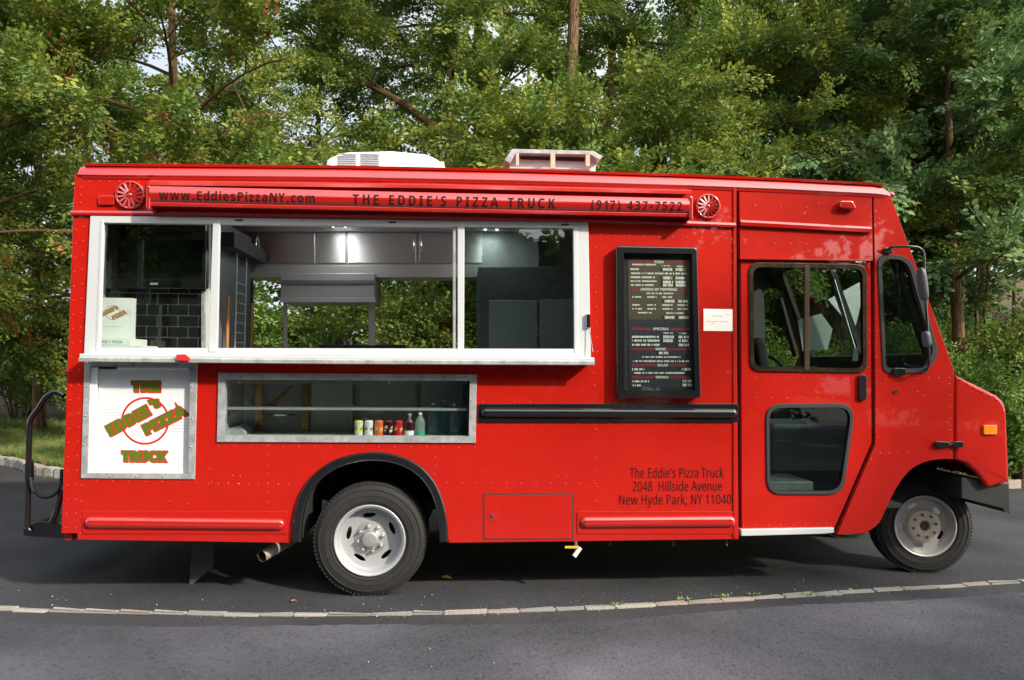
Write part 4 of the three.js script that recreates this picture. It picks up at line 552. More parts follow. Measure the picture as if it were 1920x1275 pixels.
// ------------------------------------------------------------------ drinks and boxes in the truck
{
  const can = (x, top, body, label) => { const base = s(x, 817, -0.08), y0 = s(414, 822, -0.03).y + 0.012, r = 0.032, h = 0.118; const t = thing('drink_can', label, 'drink can', V3(base.x, y0, -0.09), 'drinks in the display case');
    const cv = document.createElement('canvas'); cv.width = 128; cv.height = 128; const c = cv.getContext('2d'); c.fillStyle = body[0]; c.fillRect(0, 0, 128, 128); c.fillStyle = body[1]; for (let k = 0; k < 3; k++) { c.beginPath(); c.ellipse(22 + k * 44, 66, 13, 34, 0.3, 0, 7); c.fill(); } c.fillStyle = body[2]; for (let k = 0; k < 3; k++) c.fillRect(8 + k * 44, 60, 28, 14); const tx = new THREE.CanvasTexture(cv); tx.colorSpace = THREE.SRGBColorSpace;
    part('body', new THREE.CylinderGeometry(r, r, h * 0.84, 24).translate(0, h * 0.5, 0), phys(1, 1, 1, 0.3, { map: tx, metalness: 0.2 }), t); part('shoulder', new THREE.CylinderGeometry(r * 0.8, r, h * 0.08, 24).translate(0, h * 0.96, 0), top, t); part('base', new THREE.CylinderGeometry(r, r * 0.78, h * 0.08, 24).translate(0, h * 0.04, 0), M.alu, t); };
  can(672, phys(0.7, 0.62, 0.05, 0.3), ['#dcdfc8', '#dcc93a', '#7a9a5a'], 'pale drink can with a yellow top in the display case'); can(691, M.white, ['#e9ebef', '#c9ccd6', '#b04a55'], 'white drink can with a small red mark in the display case'); can(710, phys(0.75, 0.22, 0.06, 0.3), ['#e8703a', '#f0a060', '#d8d0b0'], 'orange drink can in the display case'); can(728, phys(0.25, 0.03, 0.04, 0.3), ['#3a1418', '#d8d4d2', '#a02028'], 'black and red drink can in the display case'); can(747, phys(0.6, 0.03, 0.03, 0.3), ['#c92a24', '#e86a4a', '#d8d0c8'], 'bright red drink can in the display case');
  const bottle = (x, hgt, mat, cap, label, band) => { const b = s(x, 817, -0.08), y0 = s(414, 822, -0.03).y + 0.012, h = hgt; const t = thing('drink_bottle', label, 'bottle', V3(b.x, y0, -0.09), 'drinks in the display case'); part('body', new THREE.LatheGeometry([[0, 0], [0.034, 0.002], [0.038, 0.01], [0.038, h * 0.55], [0.034, h * 0.68], [0.016, h * 0.86], [0.014, h * 0.93]].map(p => V2(...p)), 24), mat, t); part('cap', new THREE.CylinderGeometry(0.016, 0.016, h * 0.09, 18).translate(0, h * 0.955, 0), cap, t); part('paper_band', new THREE.CylinderGeometry(0.0388, 0.0388, h * 0.2, 24, 1, true).translate(0, h * 0.16, 0), band, t); };
  bottle(767, 0.172, phys(0.05, 0.008, 0.01, 0.1, { clearcoat: 1 }), M.midGrey, 'dark red bottle with white band in the display case', M.white); bottle(787, 0.18, phys(0.75, 0.85, 0.82, 0.08, { transmission: 0.8, thickness: 0 }), M.white, 'clear bottle with a green band in the display case', phys(0.05, 0.35, 0.2, 0.4));
  for (const [x, z, h] of [[812, -0.28, 0.24], [832, -0.34, 0.26], [852, -0.27, 0.24]]) { const b = s(x, 817, z), y0 = s(414, 822, -0.03).y + 0.012, t = thing('water_bottle', 'tall clear blue water bottle at the end of the display case', 'bottle', V3(b.x, y0, z), 'water bottles in the display case'); part('body', new THREE.LatheGeometry([[0, 0], [0.044, 0.003], [0.046, 0.02], [0.043, h * 0.3], [0.046, h * 0.35], [0.046, h * 0.62], [0.036, h * 0.78], [0.014, h * 0.9], [0.014, h * 0.95]].map(p => V2(...p)), 24), phys(0.55, 0.75, 0.88, 0.1, { transmission: 0.75, thickness: 0 }), t); part('cap', new THREE.CylinderGeometry(0.016, 0.016, h * 0.07, 16).translate(0, h * 0.96, 0), M.white, t); }
  // pizza boxes on the window ledge
  const zb = -0.30, ya = s(215, 654, -0.12).y;
  const led = T('window_ledge', box(s(160, 650).x + 0.06, s(388, 650, -0.4).x, ya - 0.03, ya, -0.40, -0.055), M.steel);
  const px = (x, y, z) => s(x, y, z);
  const printed = (W, H, draw) => { const cv = document.createElement('canvas'); cv.width = W; cv.height = H; const c = cv.getContext('2d'); c.fillStyle = '#e6e6e2'; c.fillRect(0, 0, W, H); draw(c); const t = new THREE.CanvasTexture(cv); t.colorSpace = THREE.SRGBColorSpace; return std(1, 1, 1, 0.85, { map: t }); };
  const lowY = ya, bA = thing('pizza_box', 'white pizza box lying lowest in the stack behind the window', 'pizza box', V3(px(228, 650, -0.2).x, lowY, -0.235), 'pizza boxes behind the window'); part('box', box(-0.19, 0.19, 0, 0.026, -0.155, 0.155, 0.003), M.card, bA);
  const bB = thing('pizza_box', 'white pizza box with green printing under the upright box', 'pizza box', V3(px(219, 640, -0.2).x, lowY + 0.0262, -0.235), 'pizza boxes behind the window'); part('box', box(-0.145, 0.145, 0, 0.05, -0.15, 0.15, 0.003), M.card, bB);
  part('print', new THREE.PlaneGeometry(0.27, 0.04).translate(0, 0.026, 0.1512), printed(300, 44, c => { c.fillStyle = '#3f7f5a'; c.font = 'bold 30px sans-serif'; c.textAlign = 'center'; c.textBaseline = 'middle'; c.fillText("EDDIE'S PIZZA", 150, 24); }), bB);
  const bC = thing('pizza_box', 'white pizza box with red and green emblem standing upright', 'pizza box', V3(px(214, 600, -0.15).x, lowY + 0.0764, -0.17), 'pizza boxes behind the window'); part('box', box(-0.135, 0.135, 0, 0.30, -0.03, 0.03, 0.003), M.card, bC);
  part('print', new THREE.PlaneGeometry(0.264, 0.29).translate(0, 0.15, 0.0312), printed(264, 290, c => { c.strokeStyle = 'rgba(214,100,92,0.55)'; c.lineWidth = 2; for (let k = 0; k < 7; k++) { c.beginPath(); c.moveTo(6, 84 + k * 7); c.lineTo(258, 84 + k * 7); c.stroke(); } c.fillStyle = '#e6e6e2'; c.beginPath(); c.arc(126, 104, 50, 0, 7); c.fill(); c.strokeStyle = '#d0605a'; c.lineWidth = 4; c.beginPath(); c.arc(126, 104, 52, 0, 7); c.stroke(); c.lineJoin = 'miter'; for (const [t, x, y] of [["EDDIE's", 92, 96], ['PIZZA', 168, 122]]) { c.save(); c.translate(x, y); c.rotate(-0.48); c.font = 'bold 40px sans-serif'; c.textAlign = 'center'; c.textBaseline = 'middle'; c.strokeStyle = '#cf6a58'; c.lineWidth = 7; c.strokeText(t, 2, 2); c.fillStyle = '#6f8a4a'; c.strokeStyle = '#6f8a4a'; c.lineWidth = 2; c.strokeText(t, 0, 0); c.fillText(t, 0, 0); c.restore(); } c.fillStyle = '#9fb5a8'; for (let k = 0; k < 8; k++) c.fillRect(40 + k * 20, 205, 13, 5); }), bC);
}

// ------------------------------------------------------------------ trees and shrubs
const leafShape = (() => { const pos = [], uv = []; const tri = (...v) => v.forEach(p => { pos.push(...p); uv.push(p[0] + 0.5, p[2]); });
  const L = [-0.30, 0.05, 0.36], L2 = [-0.27, 0.02, 0.68], T_ = [0, -0.10, 1], B = [0, 0, 0.05], Mi = [0, -0.02, 0.55], Rr = [0.30, 0.05, 0.36], R2 = [0.27, 0.02, 0.68];
  tri(B, Mi, L); tri(L, Mi, L2); tri(L2, Mi, T_); tri(B, Rr, Mi); tri(Rr, R2, Mi); tri(R2, T_, Mi); const q = new THREE.BufferGeometry(); q.setAttribute('position', new THREE.Float32BufferAttribute(pos, 3)); q.setAttribute('uv', new THREE.Float32BufferAttribute(uv, 2)); q.computeVertexNormals(); return q; })();
function spray(seed, n, len, leaf) {                         // a leafy twig lying along +z
  const r = rng(seed), list = [];
  for (let i = 0; i < n; i++) {
    const t = i / (n - 1), side = i % 2 ? 1 : -1, sz = leaf * (0.7 + 0.5 * r()), q = leafShape.clone().scale(sz * 0.95, sz, sz);
    q.rotateZ((r() - 0.5) * 1.5); q.rotateX((r() - 0.35) * 0.9); q.rotateY(i === n - 1 ? 0 : side * (0.5 + 0.8 * r())); q.translate((r() - 0.5) * 0.06 + side * 0.03, (r() - 0.5) * 0.10 - 0.08 * t * t, len * (t - 0.15) + (r() - 0.5) * 0.05); list.push(q);
  }
  list.push(taperTube([V3(0, 0, -0.1 * len), V3(0, 0.01, len * 0.4), V3(0, -0.06, len * 0.85)], [0.006, 0.004, 0.002], 3));
  const q = merge(list); return q;
}
const SPRAY = { mid: [1, 2, 3].map(i => spray(i * 3, 36, 0.54, 0.076)), fine: [4, 5, 6].map(i => spray(i * 3, 24, 0.40, 0.072)), long: [7, 8, 9].map(i => spray(i * 3, 28, 0.60, 0.125)) };
const leafMat = new THREE.MeshPhysicalMaterial({ color: 0xffffff, roughness: 0.75, transmission: 0.5, thickness: 0, side: THREE.DoubleSide, specularIntensity: 0.4 });
const PAL = {
  warm: [[0.218, 0.287, 0.038], [0.162, 0.250, 0.038], [0.304, 0.333, 0.051], [0.123, 0.212, 0.038]],
  green: [[0.204, 0.299, 0.052], [0.152, 0.239, 0.047], [0.288, 0.346, 0.055], [0.185, 0.285, 0.063]],
  cool: [[0.142, 0.255, 0.088], [0.188, 0.305, 0.118], [0.109, 0.206, 0.068], [0.234, 0.328, 0.099]],
  bright: [[0.205, 0.321, 0.045], [0.153, 0.273, 0.045], [0.239, 0.338, 0.067], [0.120, 0.224, 0.045]],
};
const autumn = [[0.42, 0.15, 0.03], [0.34, 0.20, 0.04], [0.30, 0.10, 0.03]];
const up = V3(0, 1, 0), zAx = V3(0, 0, 1);
function leaves(list, geos, pal, r, parent, turnShare = 0) { // list of {p, d, s}: place, direction of the twig, size
  const buckets = geos.map(() => []); list.forEach((e, i) => buckets[i % geos.length].push(e)); const m4 = new THREE.Matrix4(), q = new THREE.Quaternion(), q2 = new THREE.Quaternion(), c = new THREE.Color();
  buckets.forEach((b, bi) => {
    const im = new THREE.InstancedMesh(geos[bi], leafMat, b.length); im.name = 'crown'; im.userData.kind = 'stuff'; shade(im);
    b.forEach((e, i) => { q.setFromUnitVectors(zAx, e.d); const roll = (r() - 0.5) * 1.2; q2.setFromAxisAngle(zAx, roll); const sc = e.s * (0.75 + 0.5 * r()); m4.compose(e.p, q.clone().multiply(q2), V3(sc, sc, sc)); im.setMatrixAt(i, m4);
      const t = r() < turnShare ? autumn[Math.floor(r() * 3)] : pal[Math.floor(r() * pal.length)], k = 0.8 + 0.4 * r(); c.setRGB(t[0] * k, t[1] * k, t[2] * k); im.setColorAt(i, c); });
    parent.add(im);
  });
}
function tree({ name = 'tree', label, at, depth, h, trunkR = 0.14, base = 0.25, rad = 2.2, limbs = 16, dense = 1, pal = PAL.green, kind = 'mid', lean = [0, 0], seed, group = 'trees behind the truck', turn = 0, leafScale = 1, droop = 0.25, coarse = false, pos, leafFrom = 0.25, fixed = [] }) {
  const r = rng(seed * 977 + 5), p0 = pos ? pos.clone() : spot(at, depth); if (!pos) p0.y = hill(p0.x, p0.z) - 0.08; const t = thing(name, label, 'tree', p0, group);
  const tp = [], tr = [], n = 11; let wx = 0, wz = 0; for (let i = 0; i < n; i++) { const u = i / (n - 1); wx += (r() - 0.5) * 0.10; wz += (r() - 0.5) * 0.10; tp.push(V3(lean[0] * u * h + wx, u * h, lean[1] * u * h + wz)); tr.push(trunkR * (1 - 0.82 * u) * (i ? 1 : 1.35)); }
  part('trunk', taperTube(tp, tr, 10), M.bark, t);
  const at_ = u => { const f = Math.min(n - 1.001, u * (n - 1)), i = Math.floor(f); return tp[i].clone().lerp(tp[i + 1], f - i); };
  const list = []; let az = r() * 6.28;
  for (let k = 0; k < limbs; k++) {
    const u = fixed[k] ? fixed[k].u : base + (0.99 - base) * (k + 0.5 * r()) / limbs, o = at_(u); az += 2.4 + (r() - 0.5) * 0.7; const w = Math.max(0, (u - base) / (1 - base)), L = fixed[k] ? fixed[k].L : rad * (0.55 + 0.55 * Math.sin(Math.PI * Math.min(1, 0.25 + 0.75 * w))) * (0.75 + 0.45 * r()) * (w > 0.85 ? 0.7 : 1), el = 0.15 + 0.75 * w + (r() - 0.5) * 0.3;
    const fx = fixed[k]; const d = fx ? V3(...fx.d).normalize() : V3(Math.cos(az) * Math.cos(el), Math.sin(el), Math.sin(az) * Math.cos(el)), lp = [o], lr = [], ns = 6, bend = V3((r() - 0.5), (r() - 0.5) * 0.5, (r() - 0.5)).multiplyScalar(0.35); const r0 = trunkR * (1 - 0.8 * u) * (fixed[k] ? 0.8 : 0.42); lr.push(r0);
    for (let i = 1; i <= ns; i++) { const v = i / ns; lp.push(o.clone().addScaledVector(d, L * v).addScaledVector(bend, L * 0.5 * v * v).add(V3(0, -droop * L * v * v, 0))); lr.push(r0 * (1 - 0.85 * v)); }
    const wood = [taperTube(lp, lr, 6)];
    const nb = coarse ? 4 : 7;
    for (let b = 0; b < nb; b++) {
      const v = 0.22 + 0.78 * (b + r()) / nb, f = Math.min(ns - 0.001, v * ns), i = Math.floor(f), q = lp[i].clone().lerp(lp[i + 1], f - i), dd = d.clone().multiplyScalar(0.55).add(V3((r() - 0.5) * 1.9, (r() - 0.42) * 0.9, (r() - 0.5) * 1.9)).normalize(), bl = L * (0.28 + 0.3 * r()) * (1.15 - 0.4 * v) + 0.2;
      const e = q.clone().addScaledVector(dd, bl); e.y -= droop * 0.5 * bl; wood.push(taperTube([q, q.clone().lerp(e, 0.55).add(V3(0, 0.05 * bl, 0)), e], [r0 * 0.3 * (1 - 0.6 * v) + 0.004, r0 * 0.18 + 0.003, 0.002], 4));
      const nl = Math.max(2, Math.round((coarse ? 5 : 9.5) * dense * (0.7 + 0.6 * r()) * Math.max(0.5, bl / 0.8)));
      for (let j = 0; j < nl; j++) { const w2 = leafFrom + (1 - leafFrom) * (j + r()) / nl, c = q.clone().lerp(e, w2).add(V3((r() - 0.5) * 0.35, (r() - 0.5) * 0.22, (r() - 0.5) * 0.35)), ld = dd.clone().add(V3((r() - 0.5) * 1.6, (r() - 0.62) * 0.9, (r() - 0.5) * 1.6)).normalize(); list.push({ p: c, d: ld, s: leafScale }); }
    }
    part('limb', merge(wood), M.bark, t);
  }
  leaves(list, SPRAY[kind], pal, r, t, turn); return list.length;
}
function shrub({ name = 'shrub', label, at, depth, w, h, dp, n, pal = PAL.bright, kind = 'fine', seed, group = 'shrubs on the bank', turn = 0, leafScale = 1, pos, category = 'shrub' }) {
  const r = rng(seed * 613 + 3), p0 = pos ? pos.clone() : spot(at, depth); if (!pos) p0.y = hill(p0.x, p0.z) - 0.05; const t = thing(name, label, category, p0, group), list = [];
  const stems = Math.round(7 + w * 4), tips = [];
  for (let k = 0; k < stems; k++) { const a = r() * 6.28, rr = Math.sqrt(r()), e = V3(Math.cos(a) * rr * w * 0.85, h * (0.55 + 0.45 * r()) * (1 - 0.35 * rr * rr), Math.sin(a) * rr * dp * 0.85), m = V3(e.x * 0.35, e.y * 0.55, e.z * 0.35); tips.push([m, e]); part('stem', taperTube([V3(e.x * 0.12, 0, e.z * 0.12), m, e], [0.022, 0.013, 0.004], 5), M.bark, t); }
  for (let i = 0; i < n; i++) { const [m, e] = tips[Math.floor(r() * stems)], v = Math.pow(r(), 0.6), c = m.clone().multiplyScalar(1 - v).addScaledVector(e, v); c.add(V3((r() - 0.5) * w * 0.55, (r() - 0.5) * h * 0.32, (r() - 0.5) * dp * 0.55)); if (c.y < 0.03) c.y = 0.03 + 0.2 * r(); const d = V3(c.x / w + (r() - 0.5) * 1.6, 0.35 + (r() - 0.4) * 1.3, c.z / dp + (r() - 0.5) * 1.6).normalize(); list.push({ p: c, d, s: leafScale }); }
  leaves(list, SPRAY[kind], pal, r, t, turn); return n;
}
let nSpray = 0; const TR_ = o => { nSpray += tree(o); }, SH_ = o => { nSpray += shrub(o); };
// trees close behind the kerb
TR_({ label: 'broad yellow-green tree with forked trunk overhanging the rear of the truck', at: 318, depth: 12.6, h: 9.6, trunkR: 0.17, base: 0.30, rad: 3.1, limbs: 24, dense: 1.15, pal: PAL.warm, seed: 1, turn: 0.025 });
TR_({ label: 'leafy tree with some orange leaves low over the lawn', at: -70, depth: 12.6, h: 8.4, trunkR: 0.12, base: 0.26, rad: 2.7, limbs: 22, dense: 1.2, pal: PAL.warm, seed: 2, turn: 0.09 });
TR_({ label: 'slender pale trunked tree standing on the lawn', at: 79, depth: 15.6, h: 9.5, trunkR: 0.115, base: 0.2, rad: 2.6, limbs: 18, dense: 0.9, pal: PAL.green, seed: 3 });
TR_({ label: 'tall twin-looking trunk tree rising behind the roof air conditioner', at: 830, depth: 14.8, h: 11.5, trunkR: 0.20, base: 0.46, rad: 2.9, limbs: 22, dense: 1.1, pal: PAL.green, seed: 4, lean: [0.01, 0], fixed: [{ u: 0.43, d: [-2.4, 2.1, 0.2], L: 3.6 }, { u: 0.42, d: [0.9, 1.2, 0.5], L: 2.4 }] });
TR_({ label: 'dark straight trunk tree next to the twin-looking trunk', at: 886, depth: 15.8, h: 13, trunkR: 0.17, base: 0.56, rad: 2.2, limbs: 16, dense: 0.9, pal: PAL.green, seed: 5 });
TR_({ label: 'tall bare-trunked tree rising behind the roof exhaust vent', at: 1068, depth: 15.0, h: 13, trunkR: 0.19, base: 0.56, rad: 2.2, limbs: 16, dense: 0.9, pal: PAL.green, seed: 6 });
TR_({ label: 'tree with a trunk tilting toward the cab', at: 1105, depth: 16.4, h: 12, trunkR: 0.15, base: 0.60, rad: 2.2, limbs: 16, dense: 0.8, pal: PAL.warm, seed: 7, lean: [0.07, 0] });
TR_({ label: 'yellow-green understorey tree above the roof exhaust vent', at: 1000, depth: 12.2, h: 4.9, trunkR: 0.07, base: 0.34, rad: 2.0, limbs: 18, dense: 1.15, pal: PAL.warm, seed: 8 });
TR_({ label: 'small leafy tree between the roof vent and the cab roof', at: 1225, depth: 12.6, h: 4.6, trunkR: 0.08, base: 0.32, rad: 2.0, limbs: 18, dense: 1.1, pal: PAL.warm, seed: 9 });
TR_({ label: 'pale green tree above the cab roof', at: 1400, depth: 13.4, h: 5.6, trunkR: 0.10, base: 0.28, rad: 2.1, limbs: 18, dense: 1.0, pal: PAL.warm, seed: 10 });
TR_({ label: 'tall broad tree behind the cab roof', at: 1290, depth: 17.0, h: 11.5, trunkR: 0.17, base: 0.45, rad: 2.2, limbs: 16, dense: 0.7, pal: PAL.green, seed: 11 });
TR_({ label: 'dense mid-green tree above the windshield', at: 1570, depth: 13.8, h: 9.2, trunkR: 0.15, base: 0.22, rad: 2.5, limbs: 24, dense: 1.25, pal: PAL.green, seed: 12 });
TR_({ label: 'maple-like tree with drooping bluish leaves over the hood', at: 1800, depth: 12.4, h: 8.0, trunkR: 0.11, base: 0.26, rad: 2.3, limbs: 22, dense: 1.1, pal: PAL.cool, kind: 'long', seed: 13, leafScale: 0.8 });
TR_({ label: 'deep green tree on the bank past the hood', at: 1950, depth: 13.6, h: 9.5, trunkR: 0.19, base: 0.28, rad: 2.6, limbs: 22, dense: 1.15, pal: PAL.green, seed: 14 });
TR_({ label: 'thick trunked tree on the bank behind the mirror', at: 1757, depth: 15.6, h: 11, trunkR: 0.17, base: 0.34, rad: 2.3, limbs: 20, dense: 1.1, pal: PAL.green, seed: 15 });
TR_({ label: 'mid-green tree behind the menu board side of the roof', at: 690, depth: 13.4, h: 4.3, trunkR: 0.07, base: 0.38, rad: 1.7, limbs: 12, dense: 0.9, pal: PAL.green, seed: 16 });
TR_({ label: 'tall tree with a long dark limb reaching over the roof', at: 600, depth: 18.0, h: 12.5, trunkR: 0.10, base: 0.36, rad: 2.8, limbs: 20, dense: 0.85, pal: PAL.green, seed: 17 });
// back row and the slim stems on the bank
const back = [[-120, 21, 11, 'green'], [150, 22, 11, 'green'], [420, 23, 8.5, 'green'], [745, 22, 7.0, 'green'], [985, 23, 9.0, 'green'], [1200, 22, 7.5, 'green'], [1480, 19.5, 8, 'green'], [1660, 18.5, 12.5, 'green'], [1850, 18, 12.5, 'green'], [2010, 17.5, 12, 'green']];
const backWords = ['beyond the lawn, in the darkest shade', 'behind the yellow-green tree over the truck rear', 'behind the sky gap over the roof', 'behind the roof air conditioner, low crowned', 'behind the roof exhaust vent, low crowned', 'behind the tilting trunk', 'behind the dense tree above the windshield', 'behind the thick trunk on the bank', 'behind the maple-like tree', 'behind the deep green tree on the bank'];
back.forEach(([px, dpt, h, pl], i) => TR_({ name: 'woodland_tree', label: 'woodland tree ' + backWords[i], at: px, depth: dpt, h, trunkR: 0.16, base: 0.14, rad: 3.0, limbs: 22, dense: 1.0, pal: PAL[pl], kind: 'long', seed: 30 + i, leafScale: 1.15, coarse: true, group: 'woodland trees in the back row' }));
[[1830, 14.0], [1846, 14.3], [1700, 16.5], [1902, 15.0]].forEach(([px, dpt], i) => TR_({ name: 'sapling', label: ['thin sapling stem above the bright bush', 'paired thin sapling beside the bright bush stem', 'thin sapling close by the windshield', 'sapling near the deep green tree'][i], at: px, depth: dpt, h: 4.6, trunkR: 0.035, base: 0.55, rad: 1.0, limbs: 8, dense: 0.7, pal: PAL.cool, seed: 50 + i, group: 'saplings on the bank' }));
// shrubs: right of the hood, behind the cab and behind the kitchen windows, under the trees at the lawn
SH_({ label: 'bright yellow-green bush behind the hood', at: 1822, depth: 11.0, w: 0.75, h: 1.9, dp: 0.7, n: 520, pal: PAL.bright, seed: 1 });
SH_({ label: 'bright green low bush by the kerb in front of the bumper', at: 1915, depth: 10.9, w: 0.55, h: 1.35, dp: 0.4, n: 330, pal: PAL.bright, seed: 2 });
SH_({ label: 'dark green bush past the bright bush', at: 1925, depth: 12.2, w: 0.9, h: 1.9, dp: 0.7, n: 480, pal: PAL.green, seed: 3 });
SH_({ label: 'leafy green bush showing through the cab quarter window', at: 1690, depth: 11.4, w: 1.0, h: 1.9, dp: 0.7, n: 520, pal: PAL.green, seed: 4 });
SH_({ label: 'bushy green shrub showing through the cab door window', at: 1510, depth: 11.4, w: 1.1, h: 2.0, dp: 0.7, n: 520, pal: PAL.green, seed: 5 });
SH_({ label: 'bright shrub showing through the kitchen beside the wire rack', at: 490, depth: 11.9, w: 0.9, h: 3.0, dp: 0.7, n: 620, pal: PAL.bright, seed: 6 });
SH_({ label: 'green shrub showing under the extractor hood', at: 620, depth: 11.8, w: 1.0, h: 2.7, dp: 0.7, n: 620, pal: PAL.green, seed: 7 });
SH_({ label: 'shrub with a few yellow leaves showing through the open serving window', at: 770, depth: 11.8, w: 1.0, h: 2.9, dp: 0.7, n: 560, pal: PAL.green, seed: 8, turn: 0.03 });
SH_({ label: 'green shrub showing beside the refrigerator', at: 900, depth: 12.0, w: 0.9, h: 2.7, dp: 0.7, n: 480, pal: PAL.green, seed: 9, turn: 0.03 });
SH_({ label: 'dark evergreen hedge at the far edge of the lawn', at: 40, depth: 18.2, w: 2.6, h: 2.6, dp: 0.8, n: 1500, pal: PAL.green, seed: 10, group: 'hedges at the lawn', category: 'hedge' });
SH_({ label: 'dark evergreen hedge past the end of the lawn hedge', at: -330, depth: 17, w: 2.4, h: 2.6, dp: 0.8, n: 900, pal: PAL.green, seed: 11, group: 'hedges at the lawn', category: 'hedge' });
SH_({ label: 'dark hedge standing behind the rear of the truck', at: 330, depth: 17.5, w: 2.4, h: 2.8, dp: 0.8, n: 900, pal: PAL.green, seed: 12, group: 'hedges at the lawn', category: 'hedge' });
SH_({ label: 'dark green bush on the bank behind the thick trunk', at: 1700, depth: 15.2, w: 1.4, h: 1.6, dp: 0.8, n: 420, pal: PAL.green, seed: 13 });
// trees across the road, outside the frame: they shade the cab and show in its glass and paint
TR_({ name: 'roadside_tree', label: 'roadside tree whose shade dapples the cab', pos: V3(10.5, 0, 5.6), h: 8.4, trunkR: 0.16, base: 0.42, rad: 1.9, limbs: 12, dense: 0.17, pal: PAL.green, kind: 'long', seed: 71, coarse: true, group: 'trees across the road' });
[[-17, 15, 8], [-13, 14.5, 8], [-9, 15, 8.5], [-5, 14.2, 8], [-1, 14.6, 8.4], [3, 14, 8.2], [6.8, 14.6, 9], [10.5, 13.5, 8.5], [14.5, 13, 8.5]].forEach(([x, z, h], i) => TR_({ name: 'roadside_tree', label: 'roadside tree mirrored in the ' + ['rear corner of the truck', 'sign panel of the truck', 'television side window', 'paint under the serving shelf', 'paint below the menu board', 'refrigerator side window', 'cab door glass', 'cab quarter window', 'truck hood'][i], pos: V3(x, 0, z), h, trunkR: 0.2, base: 0.06, rad: 3.0, limbs: 24, dense: 1.6, pal: PAL.green, kind: 'long', seed: 80 + i, leafScale: 1.9, coarse: true, group: 'trees across the road' }));
SH_({ name: 'hedge', label: 'tall hedge across the road behind the roadside trees', pos: V3(-1, 0, 18), w: 17, h: 5.5, dp: 1.2, n: 4200, pal: PAL.green, kind: 'long', seed: 21, leafScale: 2.2, group: 'hedges across the road', category: 'hedge' });

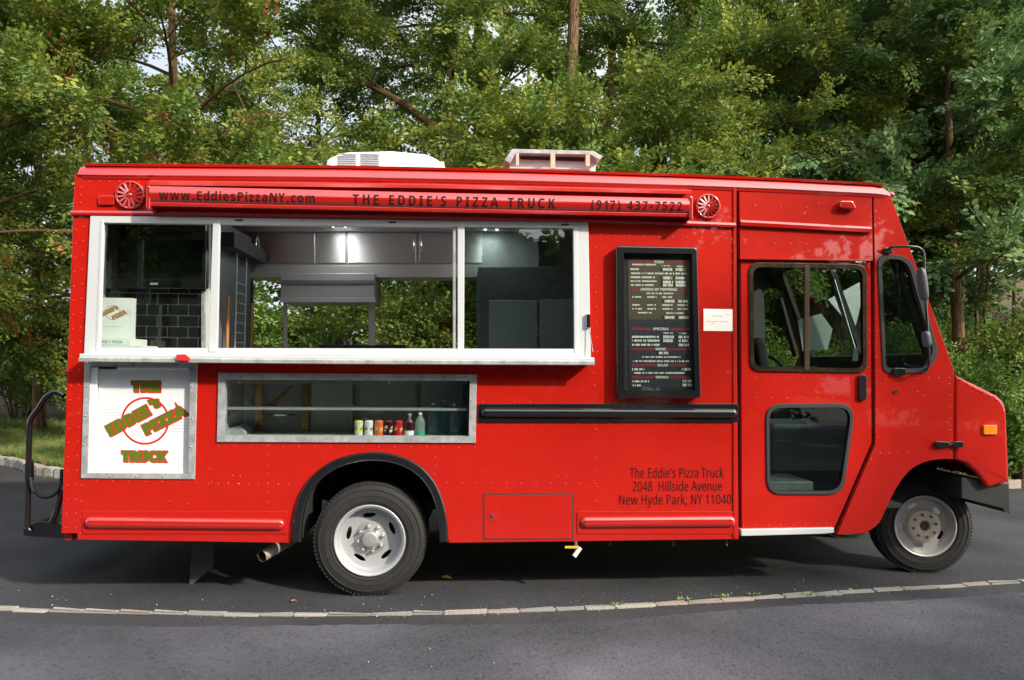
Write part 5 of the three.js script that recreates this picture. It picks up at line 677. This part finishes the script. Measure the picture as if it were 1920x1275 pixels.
// ------------------------------------------------------------------ ground cover, fallen leaves, grit
{
  const r = rng(99), blade = (() => { const list = []; for (let k = 0; k < 9; k++) { const a = r() * 6.28, l = 0.05 + 0.06 * r(), x = (r() - 0.5) * 0.06, z = (r() - 0.5) * 0.06, q = new THREE.BufferGeometry(); q.setAttribute('position', new THREE.Float32BufferAttribute([x - 0.004, 0, z, x + 0.004, 0, z, x + Math.cos(a) * l * 0.5, l, z + Math.sin(a) * l * 0.5], 3)); q.computeVertexNormals(); list.push(q); } return merge(list); })();
  const N = 9000, im = new THREE.InstancedMesh(blade, new THREE.MeshPhysicalMaterial({ color: 0xffffff, roughness: 0.8, transmission: 0.2, thickness: 0, side: THREE.DoubleSide }), N), m = new THREE.Matrix4(), c = new THREE.Color(); im.name = 'grass'; im.userData = { kind: 'stuff', label: 'short green grass of the lawn behind the kerb', category: 'grass' }; shade(im);
  for (let i = 0; i < N; i++) { const x = -13 + 7.4 * r(), z = edgeZ(x) - 0.2 - 5.2 * r() * r(); m.compose(V3(x, hill(x, z) + 0.012, z), new THREE.Quaternion().setFromAxisAngle(up, r() * 6.28), V3(1, 0.6 + 0.8 * r(), 1)); im.setMatrixAt(i, m); const d = r() < 0.25 ? [0.26, 0.20, 0.09] : [0.15, 0.23, 0.04]; c.setRGB(...d.map(v => v * (0.7 + 0.6 * r()))); im.setColorAt(i, c); }
  scene.add(im);
  // ivy-like ground cover on the bank
  const cov = [], rr = rng(123); for (let i = 0; i < 5200; i++) { const x = -5 + 16 * rr(), d = 0.25 + 6 * Math.pow(rr(), 1.3), z = edgeZ(x) - d; cov.push({ p: V3(x, hill(x, z) + 0.04 + 0.14 * rr(), z), d: V3(rr() - 0.5, 0.15 + 0.4 * rr(), rr() - 0.2).normalize(), s: 0.9 }); }
  const holder = thing('ground_cover', 'low leafy ground cover spread over the bank', 'ground cover'); holder.userData.kind = 'stuff'; leaves(cov, SPRAY.fine, [...PAL.green, ...PAL.cool], rr, holder);
  // fallen leaves and grit on the asphalt
  const leafAt = (px, py, c3, sc, label, rot) => { const p = g(px, py, 0.008), q = leafShape.clone(); q.scale(sc, sc, sc); q.rotateY(rot); q.rotateX(0.1); q.translate(p.x, p.y + 0.1 * sc, p.z); single('fallen_leaf', q, std(...c3, 0.8, { side: THREE.DoubleSide }), label, 'leaf', 'fallen leaves'); };
  leafAt(825, 1084, [0.50, 0.31, 0.05], 0.10, 'yellow fallen leaf beside the rear tyre', 1.4); leafAt(1590, 1104, [0.35, 0.22, 0.08], 0.05, 'small brown fallen leaf by the stone edging', 0.4); leafAt(545, 1129, [0.35, 0.13, 0.05], 0.05, 'reddish fallen leaf in front of the rear tyre', 2.4);
  const weed = (px, py, k) => { const p = g(px, py, 0.0), list = []; for (let i = 0; i < 14; i++) { const q = leafShape.clone().scale(0.022, 0.03, 0.035); q.rotateX(-0.7 * rr()); q.rotateY(rr() * 6.28); q.translate(p.x + (rr() - 0.5) * 0.09, 0.012, p.z + (rr() - 0.5) * 0.04); list.push(q); } single('weed', merge(list), std(0.14, 0.22, 0.04, 0.8, { side: THREE.DoubleSide }), 'tiny green weed growing in a joint of the stone edging', 'weed', 'weeds in the stone edging'); };
  for (const [x, y] of [[1160, 1137], [1285, 1128], [1358, 1122], [1414, 1118], [1512, 1118]]) weed(x, y);
  const gq = new THREE.IcosahedronGeometry(0.006, 0), G = 420, gi = new THREE.InstancedMesh(gq, std(0.42, 0.39, 0.34, 0.9), G); gi.name = 'grit'; gi.userData = { kind: 'stuff', label: 'pale grit scattered on the asphalt', category: 'grit' }; shade(gi);
  for (let i = 0; i < G; i++) { const near = rr() < 0.65, u = rr(), p = near ? lineC.getPointAt(u) : V3(-5 + 11 * rr(), 0, 4.4 - 3.6 * rr()); const z = near ? p.z - 0.5 * Math.pow(rr(), 2) + 0.08 : p.z, sc = 0.25 + 0.9 * rr() * rr(); m.compose(V3(p.x, 0.008, z), new THREE.Quaternion().setFromAxisAngle(V3(rr(), rr(), rr()).normalize(), 6 * rr()), V3(sc, sc * 0.6, sc)); gi.setMatrixAt(i, m); }
  scene.add(gi);
}

renderer.render(scene, camera);
